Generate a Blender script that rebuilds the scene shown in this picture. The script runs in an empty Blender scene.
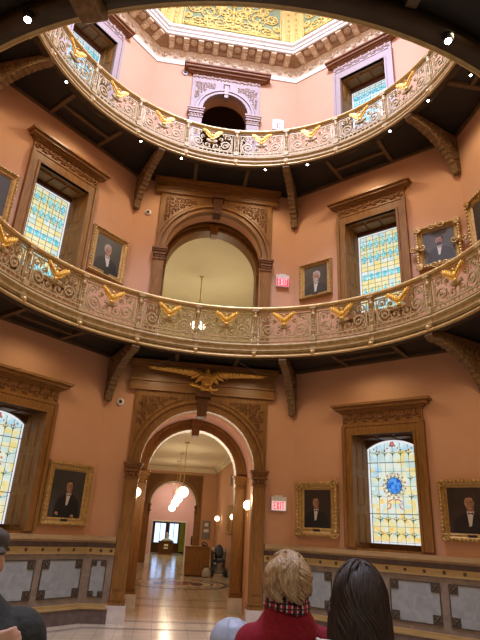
import bpy, bmesh, math, random
from mathutils import Vector, Matrix, Euler
PI = math.pi
R_ = math.radians
rnd = random.Random(7)
scene = bpy.context.scene
COL = scene.collection
FZ = -0.06            # finished floor level
A = 4.79              # apothem of the octagonal hall
HW = A * math.tan(PI / 8)      # half width of one side
T1 = math.sqrt(0.5)

# ------------------------------------------------------------------ materials
MATS = {}
def _base(name):
    m = bpy.data.materials.new(name); m.use_nodes = True
    nt = m.node_tree; b = nt.nodes['Principled BSDF']
    return m, nt, b

def mat(name, col, rough=0.5, metal=0.0, col2=None, scale=6.0, stretch=(1, 1, 1), detail=3.0, bump=0.0, bscale=40.0,
        emit=None, estr=0.0, dist=0.0, ramp=(0.3, 0.7), spec=0.5):
    m, nt, b = _base(name)
    if col2 is None: col2 = tuple(c * 0.86 for c in col)
    tc = nt.nodes.new('ShaderNodeTexCoord'); mp = nt.nodes.new('ShaderNodeMapping')
    mp.inputs['Scale'].default_value = stretch
    nt.links.new(tc.outputs['Object'], mp.inputs['Vector'])
    n = nt.nodes.new('ShaderNodeTexNoise'); n.inputs['Scale'].default_value = scale
    n.inputs['Detail'].default_value = detail; n.inputs['Distortion'].default_value = dist
    nt.links.new(mp.outputs[0], n.inputs['Vector'])
    r = nt.nodes.new('ShaderNodeValToRGB')
    r.color_ramp.elements[0].position = ramp[0]; r.color_ramp.elements[1].position = ramp[1]
    r.color_ramp.elements[0].color = (*col2, 1); r.color_ramp.elements[1].color = (*col, 1)
    nt.links.new(n.outputs[0], r.inputs[0]); nt.links.new(r.outputs[0], b.inputs['Base Color'])
    b.inputs['Roughness'].default_value = rough; b.inputs['Metallic'].default_value = metal
    b.inputs['Specular IOR Level'].default_value = spec
    if bump:
        n2 = nt.nodes.new('ShaderNodeTexNoise'); n2.inputs['Scale'].default_value = bscale
        nt.links.new(tc.outputs['Object'], n2.inputs['Vector'])
        bp = nt.nodes.new('ShaderNodeBump'); bp.inputs['Strength'].default_value = bump; bp.inputs['Distance'].default_value = 0.02
        nt.links.new(n2.outputs[0], bp.inputs['Height']); nt.links.new(bp.outputs[0], b.inputs['Normal'])
    if emit is not None:
        b.inputs['Emission Color'].default_value = (*emit, 1); b.inputs['Emission Strength'].default_value = estr
    MATS[name] = m
    return m

def glassmat(name, c1, c2, strength, scale=9.0):
    """a lit pane of opalescent glass: daylight comes through it, mottled in two colours"""
    m, nt, b = _base(name)
    tc = nt.nodes.new('ShaderNodeTexCoord')
    n = nt.nodes.new('ShaderNodeTexNoise'); n.inputs['Scale'].default_value = scale; n.inputs['Detail'].default_value = 2.0
    nt.links.new(tc.outputs['Object'], n.inputs['Vector'])
    r = nt.nodes.new('ShaderNodeValToRGB')
    r.color_ramp.elements[0].position = 0.38; r.color_ramp.elements[1].position = 0.62
    r.color_ramp.elements[0].color = (*c1, 1); r.color_ramp.elements[1].color = (*c2, 1)
    nt.links.new(n.outputs[0], r.inputs[0])
    b.inputs['Base Color'].default_value = (*[0.3 * x for x in c1], 1); b.inputs['Roughness'].default_value = 0.25
    nt.links.new(r.outputs[0], b.inputs['Emission Color']); b.inputs['Emission Strength'].default_value = strength
    return m

paint = mat('salmon_wall_paint', (0.61, 0.335, 0.188), 0.75, col2=(0.56, 0.305, 0.168), scale=1.3, detail=5, bump=0.05, bscale=60)
pinkpaint = mat('pink_wall_paint', (0.80, 0.50, 0.43), 0.75, col2=(0.74, 0.45, 0.385), scale=1.3, detail=5)
wood = mat('oak', (0.290, 0.138, 0.034), 0.42, col2=(0.170, 0.076, 0.016), scale=5, stretch=(6, 6, 0.7), detail=6, dist=0.6, spec=0.3)
woodh = mat('oak_across', (0.290, 0.138, 0.034), 0.42, col2=(0.170, 0.076, 0.016), scale=5, stretch=(0.7, 6, 6), detail=6, dist=0.6)
carved = mat('carved_oak', (0.24, 0.105, 0.034), 0.6, col2=(0.12, 0.050, 0.016), scale=26, detail=4, spec=0.25)
walnut = mat('dark_oak', (0.12, 0.050, 0.018), 0.5, col2=(0.075, 0.03, 0.010), scale=5, stretch=(6, 6, 0.7), detail=5, spec=0.2)
redwood = mat('red_brown_oak', (0.26, 0.110, 0.038), 0.45, col2=(0.17, 0.067, 0.022), scale=5, stretch=(0.7, 6, 6), detail=5, spec=0.3)
mauve = mat('mauve_painted_wood', (0.37, 0.27, 0.235), 0.55, col2=(0.32, 0.23, 0.20), scale=6, stretch=(5, 5, 0.8))
mauvegold = mat('mauve_carving', (0.44, 0.29, 0.22), 0.5, col2=(0.28, 0.18, 0.13), scale=20)
gold = mat('gilding', (0.80, 0.49, 0.12), 0.34, 0.55, col2=(0.60, 0.34, 0.06), scale=14)
eaglegold = mat('bright_gold_leaf', (0.88, 0.58, 0.11), 0.4, 0.3, col2=(0.75, 0.42, 0.05), scale=20)
oldgold = mat('aged_gilding', (0.55, 0.36, 0.12), 0.42, 0.35, col2=(0.34, 0.20, 0.055), scale=18, detail=5)
bronze = mat('bronze_painted_iron', (0.54, 0.405, 0.185), 0.48, 0.12, col2=(0.36, 0.26, 0.105), scale=10, detail=4)
brass = mat('polished_brass', (0.70, 0.52, 0.24), 0.38, 0.35, col2=(0.55, 0.37, 0.13), scale=6)
bracketm = mat('bracket_gilt_iron', (0.24, 0.14, 0.05), 0.6, 0.1, col2=(0.11, 0.062, 0.024), scale=22, detail=5)
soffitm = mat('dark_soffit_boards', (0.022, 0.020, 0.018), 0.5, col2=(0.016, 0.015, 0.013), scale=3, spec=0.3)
undm = mat('shaded_underside', (0.055, 0.034, 0.016), 0.5, col2=(0.035, 0.021, 0.009), scale=8, spec=0.3)  # dark tone stands for the shade beneath the bronze ring
beamm = mat('soffit_beam_wood', (0.12, 0.072, 0.03), 0.5, col2=(0.08, 0.047, 0.019), scale=8)
cream = mat('cream_plaster', (0.78, 0.68, 0.48), 0.8, col2=(0.74, 0.64, 0.45), scale=1.2)
white = mat('white_plaster', (0.78, 0.74, 0.64), 0.7, col2=(0.72, 0.67, 0.56), scale=8)
friezem = mat('cream_gilt_frieze', (0.74, 0.58, 0.36), 0.6, col2=(0.55, 0.39, 0.21), scale=22)
modm = mat('cornice_tan', (0.40, 0.235, 0.10), 0.55, col2=(0.30, 0.165, 0.065), scale=12)
teal = mat('dome_sage_panel', (0.25, 0.29, 0.13), 0.7, col2=(0.19, 0.23, 0.11), scale=4)
domegold = mat('dome_gold_ornament', (0.74, 0.53, 0.15), 0.5, 0.15, col2=(0.6, 0.4, 0.08), scale=10)
domeyel = mat('dome_yellow_border', (0.70, 0.49, 0.15), 0.6, col2=(0.62, 0.42, 0.11), scale=8)
greymarble = mat('brown_grey_marble', (0.28, 0.222, 0.175), 0.3, col2=(0.185, 0.142, 0.108), scale=5, detail=8, dist=1.5)
darkmarble = mat('dark_base_marble', (0.155, 0.115, 0.105), 0.25, col2=(0.095, 0.068, 0.062), scale=5, detail=8, dist=1.5)
palemarble = mat('pale_blue_grey_marble', (0.34, 0.375, 0.385), 0.25, col2=(0.255, 0.285, 0.295), scale=4, detail=9, dist=2.0)
whitemarble = mat('white_marble', (0.68, 0.64, 0.60), 0.25, col2=(0.55, 0.50, 0.46), scale=4, detail=8, dist=1.5)
bronzeband = mat('bronze_band', (0.50, 0.36, 0.16), 0.38, 0.25, col2=(0.40, 0.28, 0.11), scale=8, stretch=(0.6, 3, 3))
capwood = mat('dado_cap_oak', (0.44, 0.30, 0.145), 0.35, col2=(0.33, 0.215, 0.095), scale=6, stretch=(0.7, 5, 5))
darkornament = mat('dark_bronze_ornament', (0.105, 0.08, 0.055), 0.5, 0.3, col2=(0.05, 0.036, 0.024), scale=40)
blackm = mat('black_enamel', (0.02, 0.02, 0.02), 0.4)
steel = mat('grey_plastic', (0.42, 0.42, 0.42), 0.5)
whitep = mat('white_plastic', (0.75, 0.74, 0.72), 0.4)
leadm = mat('lead_came', (0.045, 0.04, 0.035), 0.5, 0.3)
globem = mat('lit_opal_globe', (0.9, 0.8, 0.6), 0.3, emit=(1.0, 0.82, 0.55), estr=5.0)
spotbulb = mat('lit_spot_lens', (0.9, 0.9, 0.9), 0.3, emit=(1.0, 0.97, 0.92), estr=25.0)
exitred = mat('lit_red_letters', (0.6, 0.02, 0.04), 0.4, emit=(1.0, 0.01, 0.06), estr=0.8)
exitface = mat('lit_sign_face', (0.8, 0.7, 0.7), 0.4, emit=(1.0, 0.70, 0.75), estr=0.5)
exitfacered = mat('lit_red_sign_face', (0.6, 0.03, 0.06), 0.4, emit=(1.0, 0.05, 0.11), estr=0.85)
mosblue = mat('mosaic_dark_blue', (0.06, 0.07, 0.11), 0.2, scale=40)
mosred = mat('mosaic_red', (0.34, 0.10, 0.07), 0.2, scale=40)
mosbuff = mat('mosaic_buff', (0.66, 0.54, 0.38), 0.2, col2=(0.54, 0.41, 0.27), scale=30)
mosline = mat('floor_border_stone', (0.23, 0.19, 0.16), 0.25, scale=8)

def floormat():
    m, nt, b = _base('polished_cream_floor_tiles')
    tc = nt.nodes.new('ShaderNodeTexCoord'); br = nt.nodes.new('ShaderNodeTexBrick')
    br.offset = 0.0; br.inputs['Scale'].default_value = 1.0
    br.inputs['Brick Width'].default_value = 0.30; br.inputs['Row Height'].default_value = 0.30
    br.inputs['Mortar Size'].default_value = 0.006
    br.inputs['Color1'].default_value = (0.66, 0.56, 0.40, 1); br.inputs['Color2'].default_value = (0.62, 0.52, 0.37, 1)
    br.inputs['Mortar'].default_value = (0.46, 0.37, 0.26, 1)
    n = nt.nodes.new('ShaderNodeTexNoise'); n.inputs['Scale'].default_value = 3.0; n.inputs['Detail'].default_value = 6
    mx = nt.nodes.new('ShaderNodeMixRGB'); mx.blend_type = 'MULTIPLY'; mx.inputs[0].default_value = 0.35
    nt.links.new(tc.outputs['Object'], br.inputs['Vector']); nt.links.new(tc.outputs['Object'], n.inputs['Vector'])
    nt.links.new(br.outputs[0], mx.inputs[1]); nt.links.new(n.outputs[0], mx.inputs[2])
    nt.links.new(mx.outputs[0], b.inputs['Base Color']); b.inputs['Roughness'].default_value = 0.16
    return m
floorm = floormat()

# stained glass colours
SG = dict(
    pale=glassmat('glass_pale_blue', (0.58, 0.78, 0.76), (0.88, 0.92, 0.80), 0.85, 5),
    yellow=glassmat('glass_straw', (0.88, 0.76, 0.30), (0.90, 0.88, 0.62), 0.85, 7),
    amber=glassmat('glass_amber', (0.98, 0.62, 0.12), (0.95, 0.85, 0.50), 0.85, 9),
    aqua=glassmat('glass_aqua', (0.10, 0.55, 0.66), (0.30, 0.78, 0.80), 0.9, 12),
    sky=glassmat('glass_sky', (0.42, 0.70, 0.88), (0.80, 0.92, 0.92), 0.9, 6),
    cobalt=glassmat('glass_cobalt', (0.01, 0.12, 0.62), (0.12, 0.42, 0.95), 0.9, 14),
    green=glassmat('glass_olive', (0.16, 0.24, 0.10), (0.36, 0.42, 0.18), 0.55, 20),
    red=glassmat('glass_rose', (0.62, 0.10, 0.12), (0.8, 0.35, 0.3), 0.7, 20),
    rim=glassmat('glass_rim_white', (0.85, 0.9, 0.95), (0.95, 0.97, 1.0), 0.85, 8),
    buff=glassmat('glass_buff', (0.72, 0.55, 0.33), (0.8, 0.68, 0.45), 0.75, 18),
)

# ------------------------------------------------------------------ mesh building
class MB:
    def __init__(self): self.v = []; self.f = []; self.mi = []; self.sm = []
    def add(self, vs, fs, mi=0, smooth=False):
        o = len(self.v); self.v += [tuple(x) for x in vs]
        for f in fs:
            self.f.append(tuple(i + o for i in f)); self.mi.append(mi); self.sm.append(smooth)
    def box(self, x0, x1, y0, y1, z0, z1, mi=0, M=None):
        vs = [Vector((x, y, z)) for z in (z0, z1) for y in (y0, y1) for x in (x0, x1)]
        if M: vs = [M @ q for q in vs]
        self.add(vs, [(0, 2, 3, 1), (4, 5, 7, 6), (0, 1, 5, 4), (2, 6, 7, 3), (0, 4, 6, 2), (1, 3, 7, 5)], mi)
    def prism(self, pts, y0, y1, mi=0, smooth=False, M=None):
        """polygon in x,z extruded along y"""
        n = len(pts)
        vs = [Vector((p[0], y0, p[1])) for p in pts] + [Vector((p[0], y1, p[1])) for p in pts]
        if M: vs = [M @ q for q in vs]
        self.add(vs, [tuple(range(n)), tuple(range(2 * n - 1, n - 1, -1))], mi)
        o = len(self.v) - 2 * n
        for i in range(n):
            j = (i + 1) % n
            self.f.append((o + i, o + n + i, o + n + j, o + j)); self.mi.append(mi); self.sm.append(smooth)
    def tube(self, pts, rad, seg=6, mi=0, closed=False, M=None, smooth=True, flat=1.0):
        pts = [Vector(p) for p in pts]; n = len(pts)
        rads = rad if isinstance(rad, (list, tuple)) else [rad] * n
        vs = []; prev = None
        for i, p in enumerate(pts):
            a = pts[i - 1] if (i > 0 or closed) else p
            b = pts[(i + 1) % n] if (i < n - 1 or closed) else p
            t = (b - a)
            t = t.normalized() if t.length > 1e-9 else Vector((0, 0, 1))
            if prev is None:
                u = t.cross(Vector((0, 1, 0)))
                if u.length < 1e-3: u = t.cross(Vector((1, 0, 0)))
            else:
                u = prev - t * prev.dot(t)
                if u.length < 1e-6: u = t.cross(Vector((1, 0, 0)))
            u.normalize(); prev = u.copy(); w = t.cross(u)
            for k in range(seg):
                an = 2 * PI * (k + 0.5) / seg
                vs.append(p + u * (math.cos(an) * rads[i]) + w * (math.sin(an) * rads[i] * flat))
        if M: vs = [M @ q for q in vs]
        fs = []
        for i in range(n if closed else n - 1):
            j = (i + 1) % n
            for k in range(seg):
                l = (k + 1) % seg
                fs.append((i * seg + k, i * seg + l, j * seg + l, j * seg + k))
        if not closed: fs += [tuple(range(seg - 1, -1, -1)), tuple((n - 1) * seg + k for k in range(seg))]
        self.add(vs, fs, mi, smooth)
    def lathe(self, prof, c=(0, 0, 0), seg=16, mi=0, a0=0.0, a1=2 * PI, smooth=True, M=None, closed_prof=False):
        """profile of (r, z) revolved about the z axis at c; angle measured from +y towards +x"""
        full = abs(a1 - a0 - 2 * PI) < 1e-6
        n = seg if full else seg + 1; m = len(prof); vs = []
        for i in range(n):
            a = a0 + (a1 - a0) * i / seg
            for r, z in prof: vs.append(Vector((c[0] + r * math.sin(a), c[1] + r * math.cos(a), c[2] + z)))
        if M: vs = [M @ q for q in vs]
        fs = []
        for i in range(seg):
            j = (i + 1) % n
            for k in range(m if closed_prof else m - 1):
                l = (k + 1) % m
                fs.append((i * m + k, i * m + l, j * m + l, j * m + k))
        if full and not closed_prof:
            if prof[0][0] > 1e-5: fs.append(tuple(i * m for i in range(n)))
            if prof[-1][0] > 1e-5: fs.append(tuple(i * m + m - 1 for i in range(n - 1, -1, -1)))
        self.add(vs, fs, mi, smooth)
    def ball(self, c, r, seg=10, rings=6, mi=0, M=None, smooth=True):
        r = r if isinstance(r, (tuple, list)) else (r, r, r)
        vs = []; fs = []
        for i in range(rings + 1):
            t = PI * i / rings
            for k in range(seg):
                a = 2 * PI * k / seg
                vs.append(Vector((c[0] + r[0] * math.sin(t) * math.cos(a), c[1] + r[1] * math.sin(t) * math.sin(a), c[2] + r[2] * math.cos(t))))
        if M: vs = [M @ q for q in vs]
        for i in range(rings):
            for k in range(seg):
                l = (k + 1) % seg
                fs.append((i * seg + k, (i + 1) * seg + k, (i + 1) * seg + l, i * seg + l))
        self.add(vs, fs, mi, smooth)
    def arch(self, r0, r1, y0, y1, cx, cz, a0=0, a1=PI, n=28, mi=0):
        vs = []
        for i in range(n + 1):
            a = a0 + (a1 - a0) * i / n; c, s = math.cos(a), math.sin(a)
            vs += [(cx + r0 * c, y0, cz + r0 * s), (cx + r1 * c, y0, cz + r1 * s), (cx + r1 * c, y1, cz + r1 * s), (cx + r0 * c, y1, cz + r0 * s)]
        fs = []
        for i in range(n):
            for k in range(4):
                l = (k + 1) % 4
                fs.append((i * 4 + k, i * 4 + l, i * 4 + 4 + l, i * 4 + 4 + k))
        fs += [(0, 1, 2, 3), (n * 4 + 3, n * 4 + 2, n * 4 + 1, n * 4)]
        self.add(vs, fs, mi)
    def slab(self, U0, U1, levels, y0, y1, mi=0, mi_rev=None):
        """upright slab in x,z between y0 (room face) and y1 with openings; levels = [(z0, z1, opening)]"""
        if mi_rev is None: mi_rev = mi
        for z0, z1, op in levels:
            if op is None:
                self.box(U0, U1, y0, y1, z0, z1, mi); continue
            if op[0] == 'rect':
                _, a, b, zb, zt = op; us = [a, b]; top = lambda u: zt
            else:
                _, c, r, zb, zs = op; N = 32
                us = [c - r * math.cos(PI * i / N) for i in range(N + 1)]; a, b = us[0], us[-1]
                top = lambda u: zs + math.sqrt(max(0, r * r - (u - c) ** 2))
            self.box(U0, a, y0, y1, z0, z1, mi); self.box(b, U1, y0, y1, z0, z1, mi)
            if zb > z0 + 1e-6: self.box(a, b, y0, y1, z0, zb, mi)
            for i in range(len(us) - 1):
                p, q = us[i], us[i + 1]; tp, tq = top(p), top(q)
                vs = [(p, y0, tp), (q, y0, tq), (q, y0, z1), (p, y0, z1), (p, y1, tp), (q, y1, tq), (q, y1, z1), (p, y1, z1)]
                self.add(vs, [(0, 1, 2, 3), (7, 6, 5, 4), (2, 6, 7, 3)], mi); self.add(vs, [(0, 4, 5, 1)], mi_rev)
    def loft(self, rings, seg=16, mi=0, smooth=True, M=None):
        """rings of (cx, cy, cz, rx, ry), each a level ellipse"""
        vs = []; n = len(rings)
        for cx, cy, cz, rx, ry in rings:
            for k in range(seg):
                a = 2 * PI * k / seg; vs.append(Vector((cx + rx * math.cos(a), cy + ry * math.sin(a), cz)))
        if M: vs = [M @ q for q in vs]
        fs = []
        for i in range(n - 1):
            for k in range(seg):
                l = (k + 1) % seg; fs.append((i * seg + k, i * seg + l, (i + 1) * seg + l, (i + 1) * seg + k))
        fs += [tuple(range(seg - 1, -1, -1)), tuple((n - 1) * seg + k for k in range(seg))]
        self.add(vs, fs, mi, smooth)
    def mesh(self, name, mats, recalc=True):
        me = bpy.data.meshes.new(name); me.from_pydata(self.v, [], self.f)
        for m in (mats if isinstance(mats, (list, tuple)) else [mats]): me.materials.append(m)
        for p, i, s in zip(me.polygons, self.mi, self.sm): p.material_index = i; p.use_smooth = s
        if recalc:
            b = bmesh.new(); b.from_mesh(me); bmesh.ops.recalc_face_normals(b, faces=b.faces); b.to_mesh(me); b.free()
        me.update(); return me

def link(name, data, parent=None, loc=(0, 0, 0), rz=0.0):
    o = bpy.data.objects.new(name, data); COL.objects.link(o)
    o.location = loc; o.rotation_euler = (0, 0, rz)
    if parent is not None: o.parent = parent
    return o
def part(name, mb, mats, parent, loc=(0, 0, 0), rz=0.0): return link(name, mb.mesh(name, mats), parent, loc, rz)
def tag(o, label=None, cat=None, group=None, kind=None):
    if label: o['label'] = label
    if cat: o['category'] = cat
    if group: o['group'] = group
    if kind: o['kind'] = kind
    return o
def thing(name, label, cat, loc=(0, 0, 0), rz=0.0, group=None, kind=None):
    return tag(link(name, None, None, loc, rz), label, cat, group, kind)
def copy_part(o, parent, rz=None, loc=None):
    c = o.copy(); COL.objects.link(c); c.parent = parent
    if rz is not None: c.rotation_euler = (0, 0, rz)
    if loc is not None: c.location = loc
    for ch in [k for k in bpy.data.objects if k.parent == o]:
        d = ch.copy(); COL.objects.link(d); d.parent = c
    return c
ANG = {'C': 0, 'R': -45, 'L': 45, 'E': -90, 'W': 90, 'SE': -135, 'SW': 135, 'S': 180}
def wloc(w, u=0, z=0, off=0.0):
    a = R_(ANG[w]); n = (-math.sin(a), math.cos(a)); t = (math.cos(a), math.sin(a))
    return (n[0] * (A - off) + t[0] * u, n[1] * (A - off) + t[1] * u, z), a
def spiral(cx, cz, r0, r1, turns, a0, d=1, n=26):
    return [(cx + (r0 + (r1 - r0) * i / n) * math.cos(a0 + d * turns * 2 * PI * i / n), cz + (r0 + (r1 - r0) * i / n) * math.sin(a0 + d * turns * 2 * PI * i / n)) for i in range(n + 1)]
def arcpts(cx, cz, r, a0, a1, n=12):
    return [(cx + r * math.cos(a0 + (a1 - a0) * i / n), cz + r * math.sin(a0 + (a1 - a0) * i / n)) for i in range(n + 1)]

# ------------------------------------------------------------------ walls
ZT = 14.6
win_u, win_a = 0.02, 0.60
LV = [4.85, 9.55]
def wall(name, w, levels):
    mb = MB(); mb.slab(-HW, HW, levels, 0.0, 0.3)
    loc, a = wloc(w); return tag(part(name, mb, paint, None, loc, a), kind='structure')
wz = [(1.40, 3.42), (5.95, 8.27), (10.9, 12.80)]     # opening of the three window storeys
def win_levels():
    e = [FZ, LV[0], LV[1], ZT]
    return [(e[i], e[i + 1], ('rect', win_u - win_a, win_u + win_a, wz[i][0], wz[i][1])) for i in range(3)]
arch_spec = [(1.16, FZ, 2.71), (1.17, 5.10, 7.60), (0.62, 9.80, 11.95)]
wall('wall_center', 'C', [(FZ, LV[0], ('arch', 0, *arch_spec[0])), (LV[0], LV[1], ('arch', 0, *arch_spec[1])), (LV[1], ZT, ('arch', 0, *arch_spec[2]))])
wall('wall_right', 'R', win_levels()); wall('wall_left', 'L', win_levels())
for nm, w in (('wall_far_right', 'E'), ('wall_far_left', 'W'), ('wall_rear_right', 'SE'), ('wall_rear_left', 'SW')):
    wall(nm, w, [(FZ, ZT, None)])
wall('wall_rear', 'S', [(FZ, ZT, ('rect', -1.75, 1.75, FZ, 4.62))])

# floor: the octagon, the vestibule behind the camera and the corridor beyond the arch
mb = MB(); mb.box(-5.3, 5.3, -9, 5.2, FZ - 0.2, FZ); mb.box(-3.2, 3.2, 5.2, 33, FZ - 0.2, FZ)
fl = tag(part('floor', mb, floorm, None), kind='structure')
def oval(mb, cx, cy, a, b, z0, z1, a2=0, b2=0, n=64, mi=0):
    vs = []
    for i in range(n):
        t = 2 * PI * i / n
        vs += [(cx + a * math.cos(t), cy + b * math.sin(t), z1), (cx + a2 * math.cos(t), cy + b2 * math.sin(t), z1)]
    fs = [(2 * i, 2 * ((i + 1) % n), 2 * ((i + 1) % n) + 1, 2 * i + 1) for i in range(n)]
    mb.add(vs, fs, mi)
mb = MB(); z = FZ
oc = (0.15, 12.1)
oval(mb, *oc, 1.62, 1.62, z, z + 0.004, 1.45, 1.45, mi=0)
oval(mb, *oc, 1.45, 1.45, z, z + 0.004, 1.12, 1.12, mi=1)
oval(mb, *oc, 1.12, 1.12, z, z + 0.004, 1.04, 1.04, mi=0)
oval(mb, *oc, 1.04, 1.04, z, z + 0.004, 0, 0, mi=1)
oval(mb, oc[0], oc[1], 0.36, 0.55, z, z + 0.007, 0.0, 0.0, mi=2)
for s in (-1, 1):
    oval(mb, oc[0] + s * 0.58, oc[1] - 0.05, 0.2, 0.5, z, z + 0.007, mi=0)
    oval(mb, oc[0] + s * 0.3, oc[1] + 0.5, 0.2, 0.2, z, z + 0.009, mi=0)
for k in range(28):
    a = 2 * PI * k / 28; oval(mb, oc[0] + 1.285 * math.cos(a), oc[1] + 1.285 * math.sin(a), 0.07, 0.07, z, z + 0.007, mi=0 if k % 2 else 2, n=10)
part('mosaic_medallion', mb, [mosblue, mosbuff, mosred], fl)
mb = MB()
for y, w in ((4.92, 0.05), (5.04, 0.02), (6.95, 0.05), (7.15, 0.03), (8.1, 0.05), (8.35, 0.03)): mb.box(-1.2 if y < 6.4 else -2.1, 1.2 if y < 6.4 else 2.0, y, y + w, FZ - 0.01, FZ + 0.003)
for w in ('C', 'R', 'L', 'E', 'W'):     # twin border lines that follow the octagon
    a = R_(ANG[w]); M = Matrix.Rotation(a, 4, 'Z')
    for off, t in ((0.52, 0.05), (0.62, 0.018)):
        h = (A - off) * math.tan(PI / 8); mb.box(-h, h, A - off - t, A - off, FZ - 0.01, FZ + 0.003, M=M)
part('floor_border', mb, mosline, fl)

# ------------------------------------------------------------------ windows of the three storeys
def carve_row(mb, u0, u1, zc, h, n, y, mi):
    """a row of palmettes: a stem, two curls and a bud each"""
    for i in range(n):
        c = u0 + (u1 - u0) * (i + 0.5) / n; q = h * 0.50
        mb.ball((c, y, zc + q * 0.35), (q * 0.38, 0.02, q * 0.62), 8, 5, mi)
        for s in (-1, 1):
            mb.tube([(c + s * x, y, zc + zz) for x, zz in spiral(q * 0.62, -q * 0.25, q * 0.5, q * 0.1, 1.0, PI * 0.9, -1, 10)], 0.016, 4, mi)
        mb.ball((u0 + (u1 - u0) * i / n, y, zc - q * 0.1), (q * 0.2, 0.015, q * 0.2), 6, 4, mi)
def dia(mb, c, z, a, b, y, mi): mb.add([(c - a, y, z), (c, y, z - b), (c + a, y, z), (c, y, z + b)], [(0, 1, 2, 3)], mi)
GK = ['pale', 'yellow', 'amber', 'aqua', 'sky', 'cobalt', 'green', 'red', 'rim', 'buff']
GM = [SG[k] for k in GK]; GI = {k: i for i, k in enumerate(GK)}
def window(name, w, lv, label):
    top3 = lv == 2
    loc, a = wloc(w, win_u, 0.0)
    t = tag(link(name, None, None, loc, a), label, 'window', kind='structure')
    z0, z1 = wz[lv]; cw = [0.78, 0.785, 0.775][lv]; ct = [3.60, 8.49, 13.05][lv]
    cm, om, km = (mauve, mauvegold, redwood) if top3 else (wood, carved, woodh)
    zb = z0
    mb = MB()                                                # casing with a bead round the opening
    mb.slab(-cw, cw, [(zb, ct, ('rect', -win_a, win_a, zb, z1))], -0.07, 0.02)
    for s in (-1, 1):
        mb.box(s * cw - 0.035, s * cw + 0.035, -0.095, 0.0, zb, ct); mb.box(s * 0.625 - 0.022, s * 0.625 + 0.022, -0.09, 0.0, zb, z1 + 0.02)
    mb.box(-0.64, 0.64, -0.09, 0.0, z1 + 0.0, z1 + 0.045)
    if lv: mb.box(-cw - 0.06, cw + 0.06, -0.14, 0.0, zb - 0.09, zb)
    part('casing', mb, cm, t)
    mb = MB(); fz1 = ct + [0.25, 0.22, 0.22][lv]             # carved frieze
    mb.box(-cw - 0.02, cw + 0.02, -0.06, 0.0, ct, fz1)
    mb.box(-cw - 0.035, cw + 0.035, -0.085, 0.0, ct - 0.012, ct + 0.022)
    part('frieze', mb, cm, t)
    mb = MB(); carve_row(mb, -cw + 0.02, cw - 0.02, (ct + fz1) / 2 + 0.012, fz1 - ct, 7, -0.068, 0)
    part('frieze_carving', mb, om, t)
    mb = MB()                                                # cornice in four steps
    for k, (zz, hh, p, e) in enumerate(((0, 0.03, 0.09, 0.04), (0.03, 0.035, 0.13, 0.08), (0.065, 0.06, 0.19, 0.15), (0.125, 0.045, 0.24, 0.20))):
        mb.box(-cw - e, cw + e, -p, 0.0, fz1 + zz, fz1 + zz + hh)
    part('cornice', mb, km, t)
    # reveal lining with panelled shutters
    D = 0.47; g = 0.515
    for s in (-1, 1):
        mb = MB(); pts = [(s * win_a, -0.0), (s * g, D)]
        def P(f, zz, o=0.0): return (s * (win_a + (g - win_a) * f - o), D * f, zz)
        mb.add([P(0, zb), P(1, zb), P(1, z1), P(0, z1)], [(0, 1, 2, 3)])
        nn = 3
        for k in range(nn):
            za, zc = zb + (z1 - zb) * k / nn + 0.06, zb + (z1 - zb) * (k + 1) / nn - 0.06
            for f0, f1 in ((0.12, 0.46), (0.56, 0.92)):
                o = 0.012
                mb.add([P(f0, za, 0), P(f1, za, 0), P(f1, zc, 0), P(f0, zc, 0), P(f0 + .06, za + .03, o), P(f1 - .06, za + .03, o), P(f1 - .06, zc - .03, o), P(f0 + .06, zc - .03, o)],
                       [(0, 1, 5, 4), (1, 2, 6, 5), (2, 3, 7, 6), (3, 0, 4, 7), (4, 5, 6, 7)])
        part('shutter', mb, wood, t)
    mb = MB()
    mb.add([(-win_a, 0, z1), (win_a, 0, z1), (g, D, z1 - 0.03), (-g, D, z1 - 0.03)], [(0, 1, 2, 3)])
    for k in range(3):
        u0, u1 = -0.5 + k * 0.345, -0.5 + k * 0.345 + 0.29
        mb.box(u0, u1, 0.1, 0.36, z1 - 0.045, z1 - 0.005)
    part('reveal_head', mb, walnut if lv == 0 else wood, t)
    mb = MB(); mb.box(-win_a, win_a, -0.05 if lv else -0.02, D, zb - 0.05, zb + 0.0); part('window_sill', mb, wood, t)
    # sash frame
    gt = [3.22, 8.15, 12.66][lv]; gb = [1.49, 6.05, 10.98][lv]; rise = 0.16 if lv == 0 else 0.0
    if lv == 0: Rr = (g * g + rise * rise) / (2 * rise)
    def topz(u): return gt + (math.sqrt(Rr * Rr - u * u) - (Rr - rise) if rise else 0.0)
    yG = 0.45; N = 24
    mb = MB()
    for i in range(N):
        p, q = -g + 2 * g * i / N, -g + 2 * g * (i + 1) / N
        vs = [(p, yG - 0.05, topz(p)), (q, yG - 0.05, topz(q)), (q, yG - 0.05, z1), (p, yG - 0.05, z1)]
        mb.add(vs + [(x, yG + 0.05, zz) for x, _, zz in vs], [(0, 1, 2, 3), (0, 4, 5, 1), (4, 7, 6, 5)])
    mb.box(-g, g, yG - 0.05, yG + 0.05, zb, gb)
    part('sash', mb, walnut, t)
    # glass
    G = MB(); L = MB(); y = yG; cols = 6; e = 0.045
    for i in range(N):                                       # rim of pale glass
        p, q = -g + 2 * g * i / N, -g + 2 * g * (i + 1) / N
        G.add([(p, y, topz(p) - e), (q, y, topz(q) - e), (q, y, topz(q)), (p, y, topz(p))], [(0, 1, 2, 3)], GI['rim'])
    for s in (-1, 1): G.add([(s * g, y, gb), (s * (g - e), y, gb), (s * (g - e), y, topz(g - e) - e), (s * g, y, topz(g))], [(0, 1, 2, 3)], GI['rim'])
    G.add([(-g + e, y, gb), (g - e, y, gb), (g - e, y, gb + e), (-g + e, y, gb + e)], [(0, 1, 2, 3)], GI['rim'])
    gi = g - e
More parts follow.
